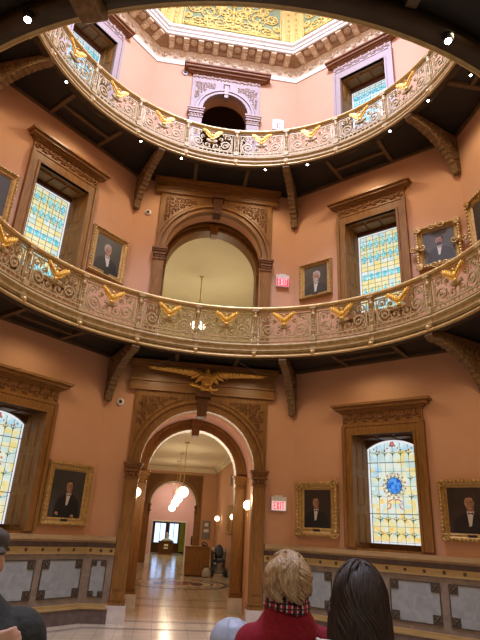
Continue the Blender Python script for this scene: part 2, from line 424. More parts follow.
    def bar(p, q, r=0.006): L.tube([(p[0], y - 0.006, p[1]), (q[0], y - 0.006, q[1])], r, 4, 0, smooth=False)
    cwid = 2 * gi / cols
    if lv == 0:
        rows = 20
        for r in range(rows):
            za = gb + e + (gt - e - gb - e) * r / rows; zc = gb + e + (gt - e - gb - e) * (r + 1) / rows
            for c in range(cols * 2):
                p, q = -gi + cwid * c / 2, -gi + cwid * (c + 1) / 2; f = r / rows
                h = rnd.random()
                k = ('amber' if h < 0.22 else 'yellow' if h < 0.7 else 'pale') if f < 0.25 else (('yellow' if h < 0.35 else 'pale' if h < 0.94 else 'amber') if f < 0.42 else ('yellow' if h < (0.08 + 0.34 * (c > 6)) else 'sky' if h < 0.34 else 'pale'))
                G.add([(p, y, za), (q, y, za), (q, y, zc), (p, y, zc)], [(0, 1, 2, 3)], GI[k])
        for i in range(N):
            p, q = -gi + 2 * gi * i / N, -gi + 2 * gi * (i + 1) / N
            G.add([(p, y, gt - e), (q, y, gt - e), (q, y, topz(q) - e), (p, y, topz(p) - e)], [(0, 1, 2, 3)], GI['sky' if i % 5 else 'pale'])
        for c in range(cols + 1): bar((-gi + cwid * c, gb), (-gi + cwid * c, topz(-gi + cwid * c) - e), 0.0035)
        H = gt - gb
        for f in (0.30, 0.845): bar((-g, gb + H * f), (g, gb + H * f), 0.008)
        for f in (0.0, 0.155, 0.46, 0.57, 0.73): bar((-gi, gb + H * f + 0.03), (gi, gb + H * f + 0.03), 0.0035)
        for s in (-1, 1): bar((s * gi, gb), (s * gi, gt), 0.006)
        for f in (0.05, 0.20, 0.44, 0.63, 0.90):             # swags with hanging buds
            zc = gb + H * f + 0.06
            for c in range(cols - 1):
                x = -gi + cwid * (c + 1)
                if f in (0.44, 0.63) and abs(x) < 0.25: continue
                G.add([(x - 0.018, y - 0.004, zc), (x, y - 0.004, zc - 0.055), (x + 0.018, y - 0.004, zc), (x, y - 0.004, zc + 0.045)], [(0, 1, 2, 3)], GI['green'])
                for s in (-1, 1):
                    G.add([(x + s * 0.014, y - 0.004, zc + 0.0), (x + s * 0.05, y - 0.004, zc + 0.015), (x + s * 0.045, y - 0.004, zc + 0.035), (x + s * 0.01, y - 0.004, zc + 0.016)], [(0, 1, 2, 3)], GI['green'])
            for c in range(cols):
                x = -gi + cwid * (c + 0.5)
                if f in (0.44, 0.63) and abs(x) < 0.25: continue
                pts = [(x + cwid * 0.5 * q, y - 0.005, zc + 0.03 + 0.035 * q * q) for q in (-1, -0.6, -0.2, 0.2, 0.6, 1)]
                L.tube(pts, 0.004, 4, 0)
        for s in (-1, 1):                                    # garland under the arch
            for k in range(7):
                x = s * (0.05 + 0.055 * k); zz = gt + 0.05 - 0.075 * math.sin(k / 6 * PI) - 0.01 * k
                dia(G, x, zz, 0.024, 0.02, y - 0.004, GI[('green', 'red', 'green', 'buff')[k % 4]])
        for k in range(6): dia(G, 0.03 * math.cos(k * PI / 3), gt + 0.08 + 0.035 * math.sin(k * PI / 3), 0.022, 0.03, y - 0.005, GI['red'])
        gl = part('stained_glass', G, GM, t)
        mz = 2.52; m2 = MB()
        m2.add([(0.145 * math.cos(2 * PI * i / 32), y - 0.01, mz + 0.15 * math.sin(2 * PI * i / 32)) for i in range(32)], [tuple(range(32))], GI['cobalt'])
        for i in range(32):
            a0, a1 = 2 * PI * i / 32, 2 * PI * (i + 1) / 32
            m2.add([(r * math.cos(q), y - 0.009, mz + 1.03 * r * math.sin(q)) for r, q in ((0.145, a0), (0.145, a1), (0.235, a1), (0.235, a0))], [(0, 1, 2, 3)], GI['buff' if i % 2 else 'pale'])
        for i in range(26):
            q = 2 * PI * i / 26; r = 0.17 + 0.05 * (i % 2)
            dia(m2, r * math.cos(q), mz + 1.03 * r * math.sin(q), 0.021, 0.021, y - 0.012, GI[('green', 'red', 'green', 'green')[i % 4]])
        for s in (-1, 1):                                    # ribbon bow
            m2.tube([(s * x, y - 0.012, zz) for x, zz in [(0.0, mz - 0.26), (0.06, mz - 0.25), (0.13, mz - 0.29), (0.15, mz - 0.33), (0.08, mz - 0.33), (0.1, mz - 0.40), (0.17, mz - 0.43)]], 0.012, 4, GI['red'])
        L.tube([(0.145 * math.cos(2 * PI * i / 32), y - 0.014, mz + 0.15 * math.sin(2 * PI * i / 32)) for i in range(32)], 0.007, 4, 0, closed=True)
        part('blue_medallion', m2, GM, gl)
        part('leading', L, leadm, gl)
    else:
        zt, zz0 = gt - e, gb + e; rh = (zt - zz0) / 18.0
        base = ('yellow', 'pale', 'yellow') if lv == 1 else ('sky', 'pale', 'aqua')
        for r in range(18):
            for c in range(cols):
                p, q = -gi + cwid * c, -gi + cwid * (c + 1); h = rnd.random()
                k = base[0] if h < 0.6 else base[1] if h < 0.93 else base[2]
                G.add([(p, y, zz0 + rh * r), (q, y, zz0 + rh * r), (q, y, zz0 + rh * (r + 1)), (p, y, zz0 + rh * (r + 1))], [(0, 1, 2, 3)], GI[k])
        for c in range(cols + 1): bar((-gi + cwid * c, zz0), (-gi + cwid * c, zt), 0.0045)
        for r in range(0, 19): bar((-gi, zt - rh * r), (gi, zt - rh * r), 0.0035)
        for r, big in ((2.0, 1), (5.0, 1), (8.7, 0), (9.7, 0), (13, 1), (16, 1)):
            for c in range(cols + (0 if big else 1)):
                x = -gi + cwid * (c + (0.5 if big else 0.0)); zc = zt - rh * r
                if big:
                    dia(G, x, zc, cwid * 0.46, rh * 0.9, y - 0.004, GI['aqua'])
                    dia(G, x, zc, cwid * 0.17, rh * 0.3, y - 0.006, GI['sky'])
                    for s in (-1, 1):
                        dia(G, x, zc + s * rh * 1.05, cwid * 0.16, rh * 0.32, y - 0.004, GI['aqua'])
                    L.tube([(x - cwid * .5, y - 0.007, zc + rh * 0.75 - rh * .95), (x, y - 0.007, zc - rh * 1.0), (x + cwid * .5, y - 0.007, zc + rh * 0.75 - rh * .95)], 0.004, 4, 0)
                else:
                    if c < cols: dia(G, x + cwid * .5, zc - rh * .5 * (r < 9), cwid * 0.48, rh * 0.55, y - 0.004, GI['aqua'])
                    if 0 < c < cols: dia(G, x, zc, cwid * 0.36, rh * 0.42, y - 0.005, GI['sky'])
        gl = part('stained_glass', G, GM, t); part('leading', L, leadm, gl)
    return t
window('window_1', 'R', 0, 'round-headed stained glass window with blue medallion beside the portraits, right of the ground archway')
window('window_2', 'L', 0, 'stained glass window cut by the left edge on the ground floor')
window('window_3', 'R', 1, 'yellow and aqua stained glass window on middle storey, between a plain and an ornate portrait frame')
window('window_4', 'L', 1, 'yellow and aqua stained glass window on middle storey, left of the archway')
window('window_5', 'R', 2, 'pale blue window with mauve casing on the top storey, right of the small arch')
window('window_6', 'L', 2, 'dark-topped window on the top storey under the left dome cornice')

# ------------------------------------------------------------------ arched doorways of the centre wall
def spandrel(mb, s, r, cz, ue, ztop, y, mi_b=0, mi_c=1):
    """triangular sunk panel between arch and corner, filled with scrollwork"""
    a1 = math.acos(min(1, (0.30 * ue) / r)); a0 = math.acos(min(0.999, ue / r)) if ue < r else 0.02
    pts = [(s * r * math.cos(a), cz + r * math.sin(a)) for a in [a0 + (a1 - a0) * i / 10 for i in range(11)]]
    pts += [(s * r * math.cos(a1), ztop), (s * ue, ztop)]
    mb.prism(pts, y - 0.012, y + 0.01, mi_b)
    st = 0.068; i0 = int(0.2 * ue / st)
    for iu in range(i0, int(ue / st) + 1):
        for iz in range(0, int((ztop - cz) / st) + 1):
            u = iu * st + rnd.uniform(-.012, .012); z = cz + iz * st + rnd.uniform(-.012, .012)
            if not (math.hypot(u, z - cz) > r + 0.055 and u < ue - 0.045 and z < ztop - 0.045 and u > 0.36 * ue): continue
            q = rnd.uniform(0.028, 0.038); d = rnd.choice((-1, 1))
            mb.tube([(s * x, y - 0.018, zz) for x, zz in spiral(u, z, q, 0.008, 1.1, rnd.uniform(0, 6), d, 8)], 0.010, 4, mi_c)
            mb.ball((s * (u + .03), y - 0.016, z + .03), (0.012, 0.012, 0.016), 5, 3, mi_c)
def pilaster(parent, s, x0, x1, y1, zb, zcap, mats, depth, plinth=True):
    mb = MB(); c = (x0 + x1) / 2; hw = (x1 - x0) / 2; yb = y1 - depth
    za = zb + (0.30 if plinth else 0)
    mb.box(c - hw, c + hw, yb, y1, za, zcap - 0.30)
    mb.box(c - hw * 0.62, c + hw * 0.62, yb - 0.012, yb, za + 0.25, zcap - 0.36)
    p = part('pilaster', mb, mats[0], parent)
    mb = MB()
    for dz, h, e in ((-0.30, 0.03, 0.02), (-0.27, 0.10, 0.0), (-0.17, 0.035, 0.03), (-0.135, 0.045, 0.015), (-0.09, 0.05, 0.04), (-0.04, 0.04, 0.06)):
        mb.box(c - hw - e, c + hw + e, yb - e, y1, zcap + dz, zcap + dz + h)
    for k in range(4): mb.ball((c - hw + hw * 2 * (k + 0.5) / 4, yb - 0.005, zcap - 0.22), (hw * 0.22, 0.02, 0.045), 6, 5)
    part('capital', mb, mats[1], p)
    if plinth:
        mb = MB()
        for dz, h, e in ((0.29, 0.05, 0.03), (0.34, 0.03, 0.015), (0.37, 0.03, 0.025)): mb.box(c - hw - e, c + hw + e, yb - e, y1, zb + dz, zb + dz + h)
        part('base_moulding', mb, gold if False else wood, p)
        mb = MB(); mb.box(c - hw - 0.045, c + hw + 0.045, yb - 0.05, y1, zb, zb + 0.29)
        part('plinth', mb, whitemarble, p)
def archway(name, label, lv):
    loc, a = wloc('C'); t = tag(link(name, None, None, loc, a), label, 'doorway', kind='structure')
    r, zb, zs = arch_spec[lv]
    cw = [1.40, 1.385, 0.94][lv]; ct = [4.22, 9.18, 13.07][lv]; ca = [4.86, 9.58, 13.44][lv]
    m1, m2, m3 = (mauve, mauvegold, redwood) if lv == 2 else (wood, carved, woodh)
    mb = MB(); mb.slab(-cw, cw, [(zb, ct, ('arch', 0, r, zb, zs))], -0.08, 0.01); part('casing', mb, m1, t)
    ro = cw - 0.02 if lv < 2 else 0.80
    mb = MB()
    mb.arch(r - 0.01, r + 0.05, -0.17, 0.0, 0, zs); mb.arch(r + 0.05, r + 0.07, -0.14, 0.0, 0, zs)
    mb.arch(r + 0.07, ro - 0.07, -0.12, 0.0, 0, zs); mb.arch(ro - 0.07, ro - 0.01, -0.155, 0.0, 0, zs)
    part('archivolt', mb, m1, t)
    mb = MB()
    for s in (-1, 1): spandrel(mb, s, ro + 0.03, zs, cw - 0.07, ct - 0.07, -0.085)
    part('spandrel_carving', mb, [wood if lv < 2 else m1, m2], t)
    for s in (-1, 1):
        x0, x1 = sorted((s * (r - 0.02), s * (cw - 0.0)))
        pilaster(t, s, x0, x1, 0.0, zb, zs + 0.02, (m1, m2), 0.16 if lv == 0 else 0.12, plinth=lv == 0)
    # keystone
    mb = MB(); zt = ct + (0.0 if lv < 2 else -0.12); zk = zs + r - (0.16 if lv == 0 else 0.12)
    k = 1.0 if lv < 2 else 0.55
    mb.prism([(-0.15 * k, zt), (0.15 * k, zt), (0.15 * k, zt - 0.1 * k), (-0.15 * k, zt - 0.1 * k)], -0.32 * k, 0)
    mb.prism([(-0.12 * k, zt - 0.1 * k), (0.12 * k, zt - 0.1 * k), (0.085 * k, zk + 0.03), (-0.085 * k, zk + 0.03)], -0.27 * k, 0)
    mb.prism([(-0.1 * k, zk + 0.05), (0.1 * k, zk + 0.05), (0.09 * k, zk), (-0.09 * k, zk)], -0.29 * k, 0)
    for q in (-1, 0, 1): mb.box(q * 0.06 * k - 0.012, q * 0.06 * k + 0.012, -0.28 * k, 0, zk + 0.06, zt - 0.12 * k)
    part('keystone', mb, walnut if lv < 2 else m2, t)
    # entablature
    mb = MB(); h = ca - ct
    if lv < 2:
        for f0, f1, p, e in ((0, 0.30, 0.13, 0.14), (0.30, 0.38, 0.16, 0.16), (0.38, 0.74, 0.11, 0.13), (0.74, 0.86, 0.17, 0.17), (0.86, 1.0, 0.22, 0.20)):
            mb.box(-cw - e, cw + e, -p, 0.02, ct + h * f0, ct + h * f1)
        part('entablature', mb, m3, t)
    else:
        mb.box(-cw, cw, -0.06, 0.02, ct, ct + 0.16)
        carve_row(mb, -cw, cw, ct + 0.08, 0.16, 9, -0.07, 0); part('frieze', mb, m2, t)
        mb = MB()
        for zz, hh, p, e in ((0.16, 0.04, 0.1, 0.06), (0.2, 0.06, 0.17, 0.15), (0.26, 0.06, 0.24, 0.23), (0.32, 0.05, 0.28, 0.27)): mb.box(-cw - e, cw + e, -p, 0.02, ct + zz, ct + zz + hh)
        part('cornice', mb, m3, t)
    return t
d1 = archway('door_1', 'tall oak archway on the ground floor under the golden eagle', 0)
d2 = archway('door_2', 'oak archway on the middle storey framing a cream vault', 1)
d3 = archway('door_3', 'small mauve arched opening on the top storey', 2)

# passage behind the ground archway, its second arch, and the corridor
mb = MB()
for s in (-1, 1): mb.box(min(s * 1.29, s * 1.42), max(s * 1.29, s * 1.42), 0.3, 1.66, FZ, 2.71)
part('passage_wall', mb, paint, d1)
mb = MB(); mb.arch(1.29, 1.42, 0.3, 1.66, 0, 2.71); part('passage_vault', mb, pinkpaint, d1)
Y2 = 6.45
d4 = tag(link('door_4', None, None, (0, Y2, 0)), 'second arch at the end of the passage, seen inside the ground archway', 'doorway', kind='structure')
mb = MB(); mb.slab(-1.45, 1.45, [(FZ, 4.1, ('arch', 0, 1.04, FZ, 2.72))], 0.0, 0.3); part('casing', mb, wood, d4)
mb = MB(); mb.arch(1.03, 1.10, -0.10, 0.0, 0, 2.72); mb.arch(1.10, 1.20, -0.05, 0, 0, 2.72); mb.arch(1.20, 1.26, -0.08, 0, 0, 2.72); part('archivolt', mb, wood, d4)
for s in (-1, 1):
    x0, x1 = sorted((s * 1.02, s * 1.24)); pilaster(d4, s, x0, x1, 0.0, FZ, 2.75, (wood, wood), 0.1)
mb = MB(); mb.prism([(-0.13, 4.0), (0.13, 4.0), (0.07, 3.6), (-0.07, 3.6)], -0.2, 0.1); mb.box(-0.12, 0.12, -0.22, 0.1, 3.84, 3.9); part('keystone', mb, carved, d4)

HXL, HXR, HY0, HY1, HZ = -2.25, 2.12, 6.75, 21.1, 4.36
mb = MB(); mb.box(HXR, HXR + 0.2, HY0, HY1, FZ, HZ); hr = tag(part('wall_hall_right', mb, paint, None), kind='structure')
mb = MB(); mb.box(HXL - 0.2, HXL, HY0, HY1, FZ, HZ); tag(part('wall_hall_left', mb, paint, None), kind='structure')
mb = MB(); mb.slab(HXL - 0.2, HXR + 0.2, [(FZ, HZ, ('rect', -1.45, 1.45, FZ, 4.1))], HY0 - 0.02, HY0 + 0.02); tag(part('wall_hall_near', mb, paint, None), kind='structure')
mb = MB(); mb.slab(HXL - 0.2, HXR + 0.2, [(FZ, HZ, ('arch', 0.0, 1.12, FZ, 2.55))], HY1, HY1 + 0.3); tag(part('wall_hall_far', mb, paint, None), kind='structure')
mb = MB(); mb.box(HXL - 0.2, HXR + 0.2, HY0, HY1 + 0.3, HZ, HZ + 0.2); hc = tag(part('ceiling_hall', mb, cream, None), kind='structure')
mb = MB()
for d, h in ((0.26, 0.05), (0.18, 0.11), (0.08, 0.2)):
    mb.box(HXL, HXR, HY1 - d, HY1, HZ - h, HZ); mb.box(HXR - d, HXR, HY0, HY1, HZ - h, HZ); mb.box(HXL, HXL + d, HY0, HY1, HZ - h, HZ)
part('cornice', mb, cream, hc)
mb = MB(); mb.lathe([(0.32, -0.012), (0.25, -0.03), (0.1, -0.03), (0.05, -0.05), (0, -0.05)], (0.03, 10.5, HZ), 24); part('ceiling_rose', mb, cream, hc)
mb = MB(); mb.box(HXR - 0.03, HXR, HY0, HY1, FZ, FZ + 0.28); mb.box(HXL, HXL + 0.03, HY0, HY1, FZ, FZ + 0.28)
mb.box(HXL, -1.32, HY1 - 0.03, HY1, FZ, FZ + 0.28); mb.box(1.32, HXR, HY1 - 0.03, HY1, FZ, FZ + 0.28); tag(part('baseboard_hall', mb, whitemarble, None), kind='structure')
d5 = tag(link('door_5', None, None, (0, HY1, 0)), 'brown arch on the far end wall of the corridor behind the row of globes', 'doorway', kind='structure')
mb = MB(); mb.slab(-1.40, 1.40, [(2.25, 4.02, ('arch', 0, 1.1, 2.25, 2.55))], -0.06, 0.0); mb.box(-1.40, -1.10, -0.06, 0.3, FZ, 2.25); mb.box(1.10, 1.40, -0.06, 0.3, FZ, 2.25); part('casing', mb, wood, d5)
mb = MB(); mb.arch(1.085, 1.13, -0.10, 0.31, 0, 2.55); part('archivolt', mb, white, d5)
mb = MB()
for s in (-1, 1): spandrel(mb, s, 1.22, 2.55, 1.36, 3.96, -0.065)
part('spandrel_carving', mb, [wood, carved], d5)
for s in (-1, 1):
    mb = MB(); x = s * 1.13
    for zz, rr in ((2.52, 0.09), (2.40, 0.06), (2.28, 0.08), (2.14, 0.045)): mb.ball((x, -0.08, zz), (rr, 0.07, rr), 8, 6)
    part('corbel', mb, carved, d5)
# room beyond with a doorway, and the bright room after it
Y6 = 23.9
mb = MB(); mb.slab(-2.6, 2.6, [(FZ, HZ, ('rect', -0.90, 0.86, FZ, 1.80))], Y6, Y6 + 0.2); tag(part('wall_end_room', mb, pinkpaint, None), kind='structure')
mb = MB()
for s in (-1, 1): mb.box(min(s * 2.6, s * 2.8), max(s * 2.6, s * 2.8), HY1 + 0.3, 32.2, FZ, HZ)
tag(part('wall_end_sides', mb, pinkpaint, None), kind='structure')
mb = MB(); mb.box(-2.8, 2.8, HY1 + 0.3, 32.2, HZ, HZ + 0.2); tag(part('ceiling_end_room', mb, cream, None), kind='structure')
mb = MB(); mb.box(-0.97, -0.90, Y6 - 0.03, Y6 + 0.22, FZ, 1.87); mb.box(0.86, 0.93, Y6 - 0.03, Y6 + 0.22, FZ, 1.87); mb.box(-0.90, 0.86, Y6 - 0.029, Y6 + 0.22, 1.80, 1.87); mb.box(-2.6, -0.97, Y6 - 0.03, Y6, FZ, FZ + 0.25); mb.box(0.93, 2.6, Y6 - 0.03, Y6, FZ, FZ + 0.25)
tag(part('trim_1', mb, white, None), kind='structure')
mb = MB(); mb.box(-2.8, 2.8, 32.0, 32.2, FZ, HZ); tag(part('wall_end_back', mb, walnut, None), kind='structure')
winlit = mat('daylit_pane', (0.5, 0.6, 0.8), 0.3, emit=(0.42, 0.62, 1.0), estr=2.2)
for k, (x0, x1) in enumerate(((-0.78, -0.08), (0.20, 0.78))):
    w7 = tag(link('window_%d' % (7 + k), None, None, ((x0 + x1) / 2, 31.98, 0)), ('left-hand' if k == 0 else 'right-hand') + ' tall daylit pane in the small far room beyond the corridor', 'window', kind='structure')
    h = (x1 - x0) / 2
    mb = MB(); mb.box(-h, h, -0.02, 0, 0.55, 1.75); part('pane', mb, winlit, w7)
    mb = MB(); mb.slab(-h - 0.08, h + 0.08, [(0.45, 1.86, ('rect', -h, h, 0.55, 1.75))], -0.06, 0.0); mb.box(-0.02, 0.02, -0.04, 0, 0.55, 1.75); part('window_frame', mb, walnut, w7)
cur = mat('olive_gold_cloth', (0.42, 0.36, 0.05), 0.8, col2=(0.12, 0.16, 0.05), scale=4, stretch=(4, 4, 0.6))
mb = MB(); n = 40
pts = [(0.86 + 0.85 * i / n, 0.05 * math.sin(i * 0.95)) for i in range(n + 1)]
vs = [(x, y - o, z) for o in (0, 0.012) for z in (FZ + 0.1, 1.9) for x, y in pts]; q = n + 1
fs = []
for b in (0, 2 * q):
    for i in range(n): fs.append((b + i, b + i + 1, b + q + i + 1, b + q + i))
mb.add(vs, fs, 0, True)
tag(part('curtain', mb, cur, None, (0, 31.5, 0)), 'olive and gold hanging cloth in the far room beyond the corridor', 'curtain')
dk = thing('display_cabinet', 'dark wooden cabinet with pale plaques seen through the farthest doorway', 'cabinet', (0.0, 28.6, FZ))
mb = MB(); mb.box(-0.46, 0.42, 0, 0.6, 0.06, 0.72); mb.box(-0.5, 0.46, -0.03, 0.63, 0.72, 0.78); part('body', mb, walnut, dk)
mb = MB(); mb.box(-0.50, 0.46, -0.04, 0.62, 0, 0.07); part('plinth', mb, redwood, dk)
mb = MB(); mb.box(-0.13, 0.12, -0.02, 0, 0.5, 0.62); mb.box(-0.13, 0.12, -0.02, 0, 0.36, 0.43); part('plaque', mb, white, dk)
mb = MB(); mb.loft([(0.02, 0.3, 0.78, 0.36, 0.2), (0.02, 0.3, 0.86, 0.3, 0.17), (0.02, 0.3, 0.95, 0.08, 0.07), (0.05, 0.3, 1.12, 0.12, 0.09), (0.0, 0.3, 1.24, 0.07, 0.06), (0, 0.3, 1.3, 0.02, 0.02)], 14); part('figurine', mb, steel, dk)

# middle storey corridor vault and top storey room
mb = MB()
mb.slab(-1.7, 1.7, [(5.1, 10.4, ('arch', 0, 1.13, 5.1, 7.46))], 0.5, 0.8); part('inner_arch', mb, wood, d2)
mb = MB(); mb.arch(1.13, 1.2, 0.44, 0.5, 0, 7.46); mb.arch(1.24, 1.3, 0.40, 0.5, 0, 7.46); mb.prism([(-0.12, 8.72), (0.12, 8.72), (0.08, 8.44), (-0.08, 8.44)], 0.36, 0.6); part('inner_archivolt', mb, wood, d2)
mb = MB(); mb.arch(1.30, 1.40, 0.3, 0.5, 0, 7.46); part('arch_soffit', mb, walnut, d2)
mb = MB()
for s in (-1, 1): mb.box(min(s * 3.0, s * 3.1), max(s * 3.0, s * 3.1), 0.8, 9.2, 5.1, 9.5)
mb.box(-3.1, 3.1, 0.3, 9.2, 5.0, 5.1); mb.box(-3.1, 3.1, 9.1, 9.2, 5.1, 9.5); mb.slab(-3.1, 3.1, [(5.1, 9.5, ('rect', -1.6, 1.6, 5.1, 9.34))], 0.8, 0.85)
mb.box(-3.1, 3.1, 0.8, 9.2, 9.35, 9.5); part('corridor_vault', mb, cream, d2)
mb = MB()
for s in (-1, 1): mb.box(min(s * 1.1, s * 1.2), max(s * 1.1, s * 1.2), 0.3, 3.2, 9.8, 13.2)
mb.box(-1.2, 1.2, 0.3, 3.2, 9.75, 9.8); mb.box(-1.2, 1.2, 3.1, 3.2, 9.8, 13.2); mb.box(-1.2, 1.2, 0.3, 3.2, 13.0, 13.2); part('panelled_room', mb, walnut, d3)
mb = MB(); mb.slab(-1.1, 1.1, [(9.8, 13.0, ('arch', 0, 0.55, 9.8, 11.7))], 1.6, 1.75); mb.arch(0.55, 0.63, 1.5, 1.6, 0, 11.7); part('inner_arch', mb, redwood, d3)

# ------------------------------------------------------------------ marble dado
def dado(name, w, u0, u1, panels, studs, label):
    loc, a = wloc(w); t = tag(link(name, None, None, loc, a), label, 'wainscot', kind='structure')
    def tap(o):    # the ends meet the neighbouring sides on the corner mitre
        k = o * math.tan(PI / 8)
        return (u0 + k if u0 < -HW + 0.01 else u0, u1 - k if u1 > HW - 0.01 else u1)
    def run(mb, z0, z1, o, mi=0):
        p0, p1 = tap(o); q0, q1 = tap(0)
        vs = [(p0, -o, z0), (p1, -o, z0), (q1, 0.0, z0), (q0, 0.0, z0), (p0, -o, z1), (p1, -o, z1), (q1, 0.0, z1), (q0, 0.0, z1)]
        mb.add(vs, [(3, 2, 1, 0), (4, 5, 6, 7), (0, 1, 5, 4), (1, 2, 6, 5), (2, 3, 7, 6), (3, 0, 4, 7)], mi)
    mb = MB(); run(mb, 0.25, 1.07, 0.15); part('marble_frame', mb, greymarble, t)
    mb = MB(); run(mb, FZ, 0.17, 0.22); part('marble_base', mb, darkmarble, t)
    mb = MB(); run(mb, 0.17, 0.20, 0.235); run(mb, 0.20, 0.25, 0.20); part('base_moulding', mb, bronzeband, t)
    mb = MB(); run(mb, 1.065, 1.165, 0.165); run(mb, 1.05, 1.068, 0.175); part('bronze_band', mb, bronzeband, t)
    mb = MB(); run(mb, 1.165, 1.25, 0.14); part('dark_band', mb, darkmarble, t)
    mb = MB(); run(mb, 1.25, 1.285, 0.19); run(mb, 1.285, 1.33, 0.235); run(mb, 1.33, 1.36, 0.215); part('cap', mb, capwood, t)
    for c, hw in panels:
        mb = MB(); mb.box(c - hw, c + hw, -0.158, -0.14, 0.36, 0.95); p = part('marble_panel', mb, palemarble, t)
        mb = MB()
        mb.slab(c - hw - 0.012, c + hw + 0.012, [(0.348, 0.962, ('rect', c - hw + 0.004, c + hw - 0.004, 0.364, 0.946))], -0.166, -0.14)
        part('panel_bead', mb, darkornament, p)
        q = 0.135 if hw > 0.2 else 0.09
        for sx in (-1, 1):
            for sz in (-1, 1):
                mb = MB(); x = c + sx * (hw - q / 2); z = 0.655 + sz * (0.295 - q / 2)
                mb.box(x - q / 2, x + q / 2, -0.168, -0.15, z - q / 2, z + q / 2)
                mb.ball((x, -0.168, z), (q * 0.2, 0.012, q * 0.2), 8, 4)
                for k in range(4):
                    b = PI / 4 + k * PI / 2; mb.ball((x + q * 0.3 * math.cos(b), -0.168, z + q * 0.3 * math.sin(b)), (q * 0.13, 0.01, q * 0.13), 6, 4)
                part('corner_ornament', mb, darkornament, p)
    for u in studs:
        mb = MB(); mb.lathe([(0.0, 0.0), (0.02, 0.004), (0.027, 0.012), (0.03, 0.02)], (0, 0, 0), 10, M=Matrix.Translation((u, -0.182, 1.118)) @ Matrix.Rotation(-PI / 2, 4, 'X'))
        part('stud', mb, darkornament, t)
    return t
pan = [(-1.445, 0.405), (-0.48, 0.405), (0.48, 0.405), (1.445, 0.405)]
sts = [0.025 + 0.32 * k for k in range(-6, 6)]
dado('trim_2', 'R', -HW, HW, pan, sts, 'grey marble dado under the blue medallion window')
dado('trim_3', 'L', -HW, HW, pan, sts, 'grey marble dado left of the ground archway behind the man in the dark coat')
dado('trim_4', 'C', -HW, -1.41, [(-1.665, 0.125)], [-1.85, -1.66, -1.48], 'short return of marble dado with one narrow panel, left of the archway')
dado('trim_5', 'C', 1.41, HW, [(1.665, 0.125)], [1.48, 1.66, 1.85], 'short return of marble dado right of the archway behind the blond head')
dado('trim_6', 'E', -HW, HW, pan, sts, 'marble dado beyond the right edge')
dado('trim_7', 'W', -HW, HW, pan, sts, 'marble dado beyond the left edge')

# ------------------------------------------------------------------ balconies
RR = 3.84
def bend(s, z, d=0.0): r = RR + d; return (r * math.sin(s / RR), r * math.cos(s / RR), z)
def build_panel():
    mb = MB(); h = 0.555; z0, z1 = 5.17, 5.825
    def T(pts, r=0.011, d=0.0, seg=4): mb.tube([bend(x, z, d) for x, z in pts], r * 1.45, seg, 0, smooth=False)
    def line(xa, za, xb, zb, r=0.011, n=10): T([(xa + (xb - xa) * i / n, za + (zb - za) * i / n) for i in range(n + 1)], r)
    for z, r in ((z0, 0.016), (z0 + 0.085, 0.012), (z1, 0.014), (z1 - 0.06, 0.010)): line(-h, z, h, z, r, 14)
    for s in (-1, 1): line(s * h, z0, s * h, z1, 0.012, 2); line(s * 0.5, z0 + 0.085, s * 0.5, z1 - 0.06, 0.008, 2)
    for k in range(11): line(-0.5 + 0.1 * k, z0, -0.5 + 0.1 * k, z0 + 0.085, 0.010, 1)
    for s in (-1, 1):
        m = lambda pts: [(s * x, z) for x, z in pts]
        T(m(spiral(0.33, 5.42, 0.15, 0.022, 1.6, -PI * 0.55, 1, 30)), 0.013)
        T(m(spiral(0.33, 5.42, 0.085, 0.02, 1.0, PI * 0.3, -1, 14)), 0.009)
        T(m(spiral(0.115, 5.37, 0.095, 0.018, 1.3, PI * 0.1, -1, 22)), 0.011)
        T(m(spiral(0.40, 5.66, 0.085, 0.016, 1.3, PI * 1.2, -1, 20)), 0.011)
        T(m(spiral(0.21, 5.60, 0.06, 0.012, 1.2, PI * 1.6, 1, 16)), 0.010)
        T(m(spiral(0.47, 5.33, 0.05, 0.012, 1.2, PI * .8, 1, 14)), 0.009); T(m(spiral(0.235, 5.29, 0.05, 0.012, 1.1, PI * 1.5, -1, 12)), 0.009); T(m(spiral(0.30, 5.715, 0.05, 0.012, 1.2, 0, 1, 12)), 0.009); T(m(spiral(0.49, 5.54, 0.04, 0.01, 1.2, PI, -1, 12)), 0.008); T(m(spiral(0.04, 5.45, 0.045, 0.012, 1.1, 0, 1, 12)), 0.008)
        T(m([(0.02, 5.27), (0.12, 5.265), (0.25, 5.27), (0.36, 5.275)]), 0.010)
        T(m([(0.47, 5.30), (0.49, 5.42), (0.475, 5.55), (0.47, 5.66)]), 0.010)
        T(m([(0.03, 5.30), (0.05, 5.40), (0.03, 5.48)]), 0.009)
        for x, z in ((0.33, 5.42), (0.115, 5.37), (0.40, 5.66), (0.21, 5.6)): mb.ball(bend(x * s, z, -0.008), 0.022, 6, 4)
        for k in range(5):
            an = -0.4 + k * 0.75; mb.ball(bend(s * (0.33 + 0.115 * math.cos(an)), 5.42 + 0.115 * math.sin(an)), (0.02, 0.012, 0.02), 6, 4)
    mb.box(-0.13, 0.13, RR - 0.045, RR + 0.005, 5.475, 5.525); mb.box(-0.09, 0.09, RR - 0.04, RR + 0.0, 5.455, 5.475)
    return mb
